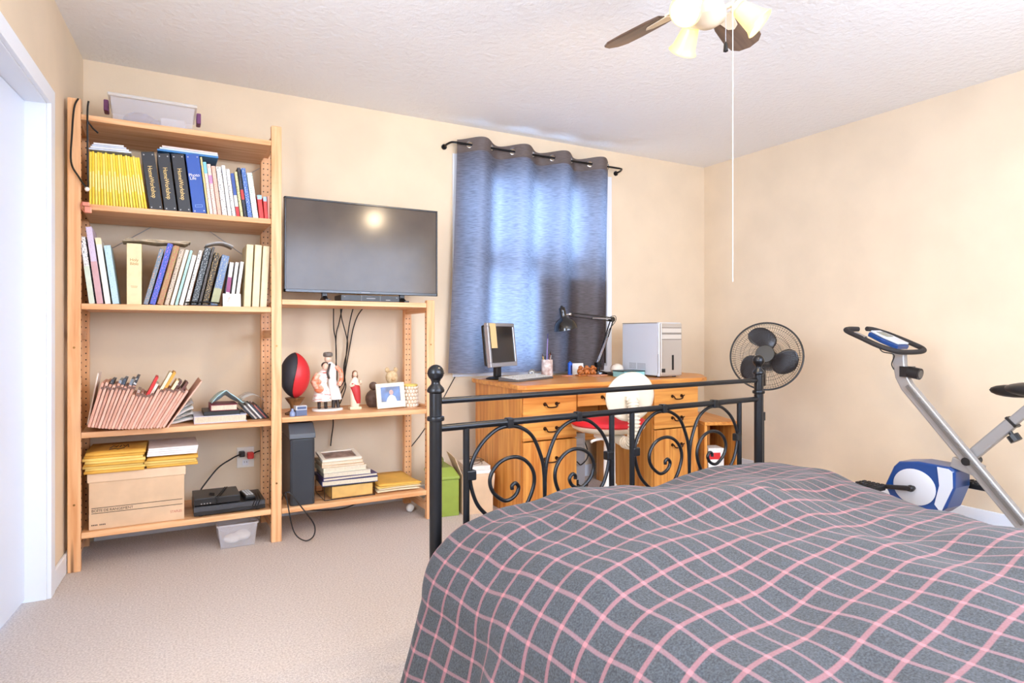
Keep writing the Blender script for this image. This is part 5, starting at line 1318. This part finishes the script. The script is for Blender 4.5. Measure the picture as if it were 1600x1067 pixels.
# ------------------------------------------------------------------ low bench by the desk
t = thing('low_bench', 'low honey pine bench with an open cubby at the desk end', 'bench', (3.405, 2.985, 0), (0, 0, R(-22)))
bx('bench_top', h_y, t, -0.245, 0.0, 0, 0.56, 0.448, 0.472, 0.004)
bx('end_panel', h_z, t, -0.022, -0.002, 0.01, 0.55, 0.0, 0.4475, 0.002)
bx('end_panel', h_z, t, -0.243, -0.223, 0.01, 0.55, 0.0, 0.4475, 0.002)
bx('divider', h_z, t, -0.136, -0.118, 0.20, 0.54, 0.122, 0.4475, 0.002)
bx('lower_board', h_y, t, -0.222, -0.023, 0.01, 0.55, 0.10, 0.12, 0.002)
bx('back_panel', h_z, t, -0.222, -0.023, 0.542, 0.55, 0.122, 0.4475)
t = thing('boxed_item', 'white carton with a red printed panel inside the low bench', 'carton', (3.300, 3.055, 0.1215), (0, 0, R(-22)))
bx('carton', m_paper, t, -0.085, 0.025, 0.0, 0.12, 0, 0.17, 0.002)
bx('red_panel', mat('red_print', (214, 40, 40), 0.5), t, -0.085, 0.0, -0.0006, 0.0, 0.095, 0.14)

# ------------------------------------------------------------------ pedestal fan
FP = Vector((3.183, 2.591, 0))
hd = (Vector((0, 0, 1.06)) - Vector((3.183, 2.591, 0.929))); hd.z = 0; az = math.atan2(hd.y, hd.x) + R(-6)
pf = thing('pedestal_fan', 'black pedestal fan with round wire grille behind the bed end', 'fan', (FP.x, FP.y, 0))
back = Vector((-math.cos(az), -math.sin(az), 0))
pbase = back * 0.11 + Vector((-0.8746, 0.4848, 0)) * 0.042
T0 = Matrix.Translation(pbase)
MB().lathe([(0.19, 0), (0.195, 0.008), (0.19, 0.02), (0.06, 0.035), (0.03, 0.05), (0.0, 0.05)], 32, T0).build('base', m_black, pf, 40)
MB().cyl(pbase + Vector((0, 0, 0.04)), pbase + Vector((0, 0, 0.55)), 0.018, n=16).build('pole', m_black, pf, 40)
MB().cyl(pbase + Vector((0, 0, 0.55)), pbase + Vector((0, 0, 0.86)), 0.013, n=16).cyl(pbase + Vector((0, 0, 0.53)), pbase + Vector((0, 0, 0.58)), 0.024, n=16).build('inner_pole', m_black, pf, 40)
HM = Matrix.Translation((0, 0, 0.929)) @ Matrix.Rotation(az, 4, 'Z') @ Matrix.Rotation(R(90 - 14), 4, 'Y')     # local z looks out of the fan
MB().lathe([(0.0, -0.20), (0.04, -0.20), (0.058, -0.18), (0.064, -0.12), (0.058, -0.062), (0.0, -0.06)], 24, HM).build('motor_housing', m_black, pf, 40)
MB().cyl(pbase + Vector((0, 0, 0.84)), HM @ Vector((0.0, 0, -0.12)), 0.022, n=14).build('neck', m_black, pf, 40)
GR = 0.205
m_wire = mat('grille_wire', (44, 36, 32), 0.4, 0.3)
MB().tube([HM @ Vector((GR * math.cos(2 * PI * i / 60), GR * math.sin(2 * PI * i / 60), 0.0)) for i in range(60)], 0.0055, 8, True).build('grille_rim', m_black, pf, 60)
for side, dep_ in (('front', 0.055), ('back', -0.055)):
    b = MB()
    for i in range(84):
        q = 2 * PI * i / 84
        b.tube([HM @ Vector((r_ * math.cos(q), r_ * math.sin(q), z_)) for r_, z_ in ((0.045, dep_), (0.13, dep_ * 0.97), (0.19, dep_ * 0.62), (GR, 0.0))], 0.0008, 3)
    for r_, z_ in ((0.09, dep_ * 0.99), (0.14, dep_ * 0.93), (0.185, dep_ * 0.66)):
        b.tube([HM @ Vector((r_ * math.cos(2 * PI * i / 44), r_ * math.sin(2 * PI * i / 44), z_)) for i in range(44)], 0.0010, 4, True)
    b.build('wire_grille', m_wire, pf)
MB().lathe([(0.052, 0.050), (0.054, 0.058), (0.05, 0.064), (0.0, 0.066)], 28, HM).build('badge', mat('badge_dark', (40, 38, 34), 0.5), pf, 40)
MB().lathe([(0.0, -0.05), (0.045, -0.05), (0.05, -0.02), (0.046, 0.03), (0.0, 0.034)], 24, HM).build('blade_hub', m_black, pf, 40)
m_fb = mat('fan_blade', (40, 38, 40), 0.3)
for i in range(4 if False else 3):
    q0 = R(178 + 120 * i)
    b = MB()
    def bl(a, r_):
        rad = 0.035 + 0.148 * r_
        wd = R(80) * (0.40 + 0.6 * math.sin(PI * min(1, 0.15 + r_ * 0.78)))
        rad2 = rad * (1 - 0.10 * (2 * a - 1) ** 2 * r_)
        an = q0 + (a - 0.5) * wd + 0.35 * r_
        return HM @ Vector((rad2 * math.cos(an), rad2 * math.sin(an), (a - 0.5) * 0.045))
    o = b.grid(bl, 12, 12).build('blade', m_fb, pf, 60)
    o.modifiers.new('t', 'SOLIDIFY').thickness = 0.002
bx('control_box', m_black, pf, pbase.x - 0.02, pbase.x + 0.02, pbase.y - 0.02, pbase.y + 0.02, 0.74, 0.84, 0.006)

# ------------------------------------------------------------------ exercise bike
bk = thing('exercise_bike', 'silver and blue folding exercise bike along the plain wall', 'exercise bike', (3.45, 1.65, 0))
def bp_(x, y, z): return Vector((x - 3.45, y - 1.65, z))
m_bks = mat('bike_silver', (164, 161, 158), 0.38, 0.4)
m_blue = mat('bike_blue', (16, 62, 124), 0.3, coat=0.3)
m_foam = mat('black_foam', (40, 36, 36), 0.75)
def bar(pts, w_, tx, x=3.45):
    """flat-sided tube in the bike's plane: pts (y,z), w_ width in the plane, tx thickness across"""
    n_ = len(pts); L_, R_ = [], []
    for i in range(n_):
        a = Vector(pts[max(i - 1, 0)]); c = Vector(pts[min(i + 1, n_ - 1)]); d_ = (c - a).normalized(); nn = Vector((-d_.y, d_.x))
        p = Vector(pts[i]); L_.append(p + nn * w_ / 2); R_.append(p - nn * w_ / 2)
    vs, fs = [], []
    for i in range(n_):
        for q in (L_[i], R_[i]):
            vs.append(bp_(x - tx / 2, q.x, q.y)); vs.append(bp_(x + tx / 2, q.x, q.y))
    for i in range(n_ - 1):
        o = 4 * i
        fs += [(o, o + 4, o + 5, o + 1), (o + 2, o + 3, o + 7, o + 6), (o, o + 2, o + 6, o + 4), (o + 1, o + 5, o + 7, o + 3)]
    fs += [(0, 1, 3, 2), (4 * n_ - 4, 4 * n_ - 2, 4 * n_ - 1, 4 * n_ - 3)]
    return MB().add(vs, fs)
pth = [(1.955, 0.962), (1.952, 0.90), (1.940, 0.835), (1.915, 0.785), (1.403, 0.190), (1.262, 0.026)]
bar(pth, 0.064, 0.036).build('main_frame', m_bks, bk, bevel=0.008)
bar([(p[0] - 0.010, p[1] + 0.004) for p in pth[3:5]], 0.016, 0.020, 3.431 - 0.0).build('frame_groove', mat('groove_grey', (120, 116, 112), 0.4, 0.4), bk)
bar([(1.645, 0.449), (1.462, 0.648)], 0.052, 0.044, 3.50).build('seat_tube', m_bks, bk, bevel=0.008)
bar([(1.645, 0.449), (2.02, 0.040)], 0.046, 0.040, 3.50).build('front_leg', m_bks, bk, bevel=0.008)
bar([(1.47, 0.640), (1.345, 0.776)], 0.042, 0.034, 3.50).build('seat_post', m_bks, bk, bevel=0.006)
bar([(1.466, 0.644), (1.458, 0.652)], 0.058, 0.050, 3.50).build('collar', m_black, bk)
MB().cyl(bp_(3.42, 1.625, 0.440), bp_(3.54, 1.625, 0.440), 0.020, n=18).build('pivot_bolt', m_black, bk, 40)
bar([(1.70, 0.425), (1.58, 0.395)], 0.055, 0.07, 3.475).build('hinge_bracket', m_bks, bk, bevel=0.006)
def knob(y, z, dy_, dz_, x=3.45):
    k_ = MB().cyl(bp_(x, y, z), bp_(x, y + dy_ * 0.35, z + dz_ * 0.35), 0.010, n=12).build('knob', m_black, bk, 40)
    MB().cyl(bp_(x, y + dy_ * 0.35, z + dz_ * 0.35), bp_(x, y + dy_, z + dz_), 0.026, n=10).build('grip', m_black, k_, 30)
knob(1.475, 0.600, -0.028, -0.040, 3.50)
o = MB().cyl(bp_(3.44, 1.90, 0.862), bp_(3.44, 1.845, 0.852), 0.030, n=18).box(-0.03, 0.02, 0.235, 0.29, 0.835, 0.89).build('tension_dial', m_black, bk, 40)
MB().cyl(bp_(3.44, 1.8455, 0.852), bp_(3.44, 1.842, 0.8515), 0.020, n=18).build('dial_face', mat('dial_grey', (96, 90, 84), 0.5), o, 40)
hb = [(3.42, 2.165, 1.088), (3.36, 2.185, 1.088), (3.315, 2.165, 1.078), (3.295, 2.08, 1.045), (3.305, 1.985, 1.0), (3.36, 1.92, 0.970), (3.45, 1.902, 0.965), (3.56, 1.902, 0.968), (3.615, 1.925, 0.98), (3.63, 2.0, 1.012), (3.605, 2.10, 1.058), (3.55, 2.155, 1.085), (3.50, 2.165, 1.09)]
MB().tube(spline([bp_(*p) for p in hb], 6), 0.0135, 12).build('handlebar', m_foam, bk, 60)
MB().tube([bp_(3.305, 2.11, 1.062), bp_(3.30, 2.05, 1.036)], 0.0145, 12).build('pulse_sensor', m_chrome, bk, 40)
TC = Matrix.Translation(bp_(3.475, 2.035, 1.035)) @ Matrix.Rotation(R(24), 4, 'X')
MB().prism([(-0.055, -0.095), (0.055, -0.095), (0.062, 0.0), (0.045, 0.085), (-0.045, 0.085), (-0.062, 0.0)], -0.022, 0.004, TC).build('console', m_blue, bk, bevel=0.006)
MB().prism([(-0.048, -0.09), (0.048, -0.09), (0.055, 0.0), (0.04, 0.08), (-0.04, 0.08), (-0.055, 0.0)], 0.005, 0.016, TC).build('console_face', mat('console_white', (202, 206, 212), 0.4), bk, bevel=0.004)
MB().box(-0.032, 0.032, -0.01, 0.055, 0.0162, 0.0175, TC).build('display', mat('lcd_grey', (120, 132, 126), 0.2), bk)
MB().tube(spline([bp_(3.43, 2.06, 1.0), bp_(3.42, 2.03, 0.965), bp_(3.43, 1.975, 0.95), bp_(3.428, 1.985, 0.90), bp_(3.432, 1.975, 0.87)], 5), 0.003, 6).build('sensor_cable', m_cord, bk, 60)
hs = [(1.76, 0.145), (1.712, 0.190), (1.672, 0.300), (1.672, 0.385), (1.70, 0.400), (1.85, 0.402), (1.945, 0.385), (1.972, 0.355), (2.020, 0.245), (1.99, 0.19), (1.90, 0.140)]
MX = Matrix(((0, 0, 1, 0), (1, 0, 0, -1.65), (0, 1, 0, 0), (0, 0, 0, 1)))
MB().prism(hs, -0.075, 0.075, Matrix.Translation((0.045, 0, 0)) @ MX).build('drive_housing', m_blue, bk, bevel=0.012, seg=3)
wp = [(1.735, 0.165), (1.680, 0.300), (1.682, 0.378), (1.70, 0.390), (1.752, 0.392), (1.742, 0.300), (1.765, 0.20)]
MB().prism(wp, -0.079, -0.074, Matrix.Translation((0.045, 0, 0)) @ MX).build('white_panel', mat('console_white', (226, 230, 234)), bk, bevel=0.001)
MB().lathe([(0.0, 0.0), (0.104, 0.0), (0.106, 0.006), (0.10, 0.010), (0.0, 0.012)], 36, Matrix.Translation(bp_(3.45 - 0.030, 1.862, 0.268)) @ Matrix.Rotation(R(-90), 4, 'Y') @ Matrix.Diagonal((0.88, 1, 1, 1))).build('wheel_cover', mat('cover_grey', (196, 196, 198), 0.4), bk, 40)
MB().cyl(bp_(3.36, 1.862, 0.264), bp_(3.62, 1.862, 0.264), 0.012, n=14).build('crank_axle', m_black, bk, 40)
MB().tube([bp_(3.385, 1.862, 0.264), bp_(3.38, 2.01, 0.245)], [0.014, 0.011], 10).ball(bp_(3.383, 1.862, 0.264), 0.018).build('crank_arm', m_black, bk, 40)
MB().tube([bp_(3.595, 1.862, 0.264), bp_(3.60, 1.715, 0.283)], [0.014, 0.011], 10).build('crank_arm', m_black, bk, 40)
for (x, y, z) in ((3.325, 2.035, 0.243), (3.655, 1.665, 0.285)):
    p = bx('pedal', m_black, bk, x - 3.45 - 0.045, x - 3.45 + 0.045, y - 1.65 - 0.055, y - 1.65 + 0.07, z - 0.014, z + 0.014, 0.006)
    b = MB()
    for i in range(5):
        for s_ in (-0.03, 0.0, 0.03): b.box(x - 3.45 + s_ - 0.010, x - 3.45 + s_ + 0.010, y - 1.65 - 0.048 + 0.024 * i, y - 1.65 - 0.034 + 0.024 * i, z + 0.013, z + 0.020)
    b.build('tread', m_foam, p)
MB().ball(bp_(3.50, 1.36, 0.805), 0.10, 0.135, 0.035, 20, 10).ball(bp_(3.50, 1.46, 0.792), 0.045, 0.10, 0.03, 16, 8).build('saddle', m_black, bk, 60)
MB().cyl(bp_(3.50, 1.35, 0.74), bp_(3.50, 1.35, 0.79), 0.022, n=14).build('saddle_clamp', m_bks, bk, 40)
for y in (1.25, 2.035):
    s_ = MB().cyl(bp_(3.24, y, 0.026), bp_(3.70, y, 0.026), 0.022, n=14).build('stabiliser', m_bks, bk, 40)
    for x in (3.235, 3.675): MB().cyl(bp_(x, y, 0.026), bp_(x + 0.03, y, 0.026), 0.026, n=14).build('end_cap', m_black, s_, 40)

# ------------------------------------------------------------------ ceiling fan with lamps
CF = Vector((1.56, 1.50, 0))
cf = thing('ceiling_fan', 'ceiling fan with dark walnut blades and lit glass tulip shades', 'ceiling fan', (CF.x, CF.y, CZ))
m_fw = mat('fan_white', (226, 208, 180), 0.3)
MB().lathe([(0.07, 0), (0.068, -0.03), (0.03, -0.055), (0.014, -0.06), (0.014, -0.12), (0.06, -0.13), (0.11, -0.15), (0.115, -0.23), (0.09, -0.26), (0.05, -0.275), (0.05, -0.33), (0.06, -0.345), (0.06, -0.375), (0.03, -0.395), (0.0, -0.398)], 36).build('motor_housing', m_fw, cf, 40)
m_wal = wood('walnut', (118, 92, 74), (78, 58, 46), 'x', 0.35, False)
for i in range(5):
    q = R(96 - 72 * i)
    me_name = 'blade'
    b = MB()
    out = [(0.17, -0.045), (0.22, -0.055), (0.34, -0.062), (0.41, -0.058), (0.445, -0.038), (0.46, 0.0), (0.445, 0.038), (0.41, 0.058), (0.34, 0.062), (0.22, 0.055), (0.17, 0.045)]
    b.prism(out, -0.004, 0.004, Matrix.Rotation(R(-16), 4, 'X'))
    o = b.build('blade', m_wal, cf, bevel=0.0015, loc=(0, 0, -0.295), rot=(0, 0, q))
    br = MB().box(0.085, 0.17, -0.014, 0.014, -0.004, 0.004).prism([(0.15, -0.03), (0.25, -0.018), (0.27, 0.0), (0.25, 0.018), (0.15, 0.03)], -0.009, -0.0045, Matrix.Rotation(R(-16), 4, 'X')).build('blade_bracket', m_fw, o, bevel=0.002)
m_shade = mat('lit_glass_shade', (240, 206, 130), 0.3, emit=0.42)
m_bulb = mat('lit_bulb', (255, 244, 214), 0.3, emit=14.0)
for i in range(3):
    q = R((75, 200, 315)[i])
    e = Vector((math.cos(q), math.sin(q), 0))
    arm = MB().tube(spline([e * 0.05 + Vector((0, 0, -0.345)), e * 0.075 + Vector((0, 0, -0.335)), e * 0.09 + Vector((0, 0, -0.345))], 5), 0.009, 10).build('lamp_arm', m_fw, cf, 50)
    LM = Matrix.Translation(e * 0.085 + Vector((0, 0, -0.338))) @ Matrix.Rotation(q, 4, 'Z') @ Matrix.Rotation(R(180 - 47), 4, 'Y')
    MB().lathe([(0.018, 0.0), (0.024, 0.004), (0.024, 0.02), (0.018, 0.024)], 20, LM).build('lamp_socket', m_fw, arm, 40)
    sh_ = MB().grid(lambda a, t_: LM @ Vector(((0.026 + 0.018 * t_ + 0.006 * max(0, t_ - 0.85) / 0.15) * (1 + 0.0 * math.sin(8 * 2 * PI * a)) * math.cos(2 * PI * a), (0.026 + 0.018 * t_ + 0.006 * max(0, t_ - 0.85) / 0.15) * math.sin(2 * PI * a), 0.016 + 0.088 * t_)), 32, 12, True).build('glass_shade', m_shade, arm, 60)
    sh_.modifiers.new('t', 'SOLIDIFY').thickness = 0.003
    MB().ball((0, 0, 0.058), 0.021, 0.021, 0.028, m=LM).build('bulb', m_bulb, arm, 60)
    pl = bpy.data.lights.new('lamp_light', 'SPOT'); pl.spot_size = R(168); pl.spot_blend = 0.7; pl.energy = 17.0; pl.color = (1.0, 0.78, 0.52); pl.shadow_soft_size = 0.03
    po = bpy.data.objects.new('lamp_light', pl); COL.objects.link(po); po.matrix_world = Matrix.Translation((CF.x, CF.y, CZ)) @ LM @ Matrix.Translation((0, 0, 0.112)) @ Matrix.Rotation(PI, 4, 'X')
MB().cyl((0.04, -0.07, -0.30), (0.04, -0.07, -1.232), 0.0016, n=6).build('pull_cord', m_whitepl, cf)
MB().cyl((0.03, -0.05, -0.34), (0.03, -0.05, -0.46), 0.001, n=6).build('pull_chain', m_chrome, cf)
MB().lathe([(0.002, 0.0), (0.006, -0.006), (0.008, -0.03), (0.0, -0.034)], 12, Matrix.Translation((0.03, -0.05, -0.46))).build('chain_pull', m_black, cf, 40)
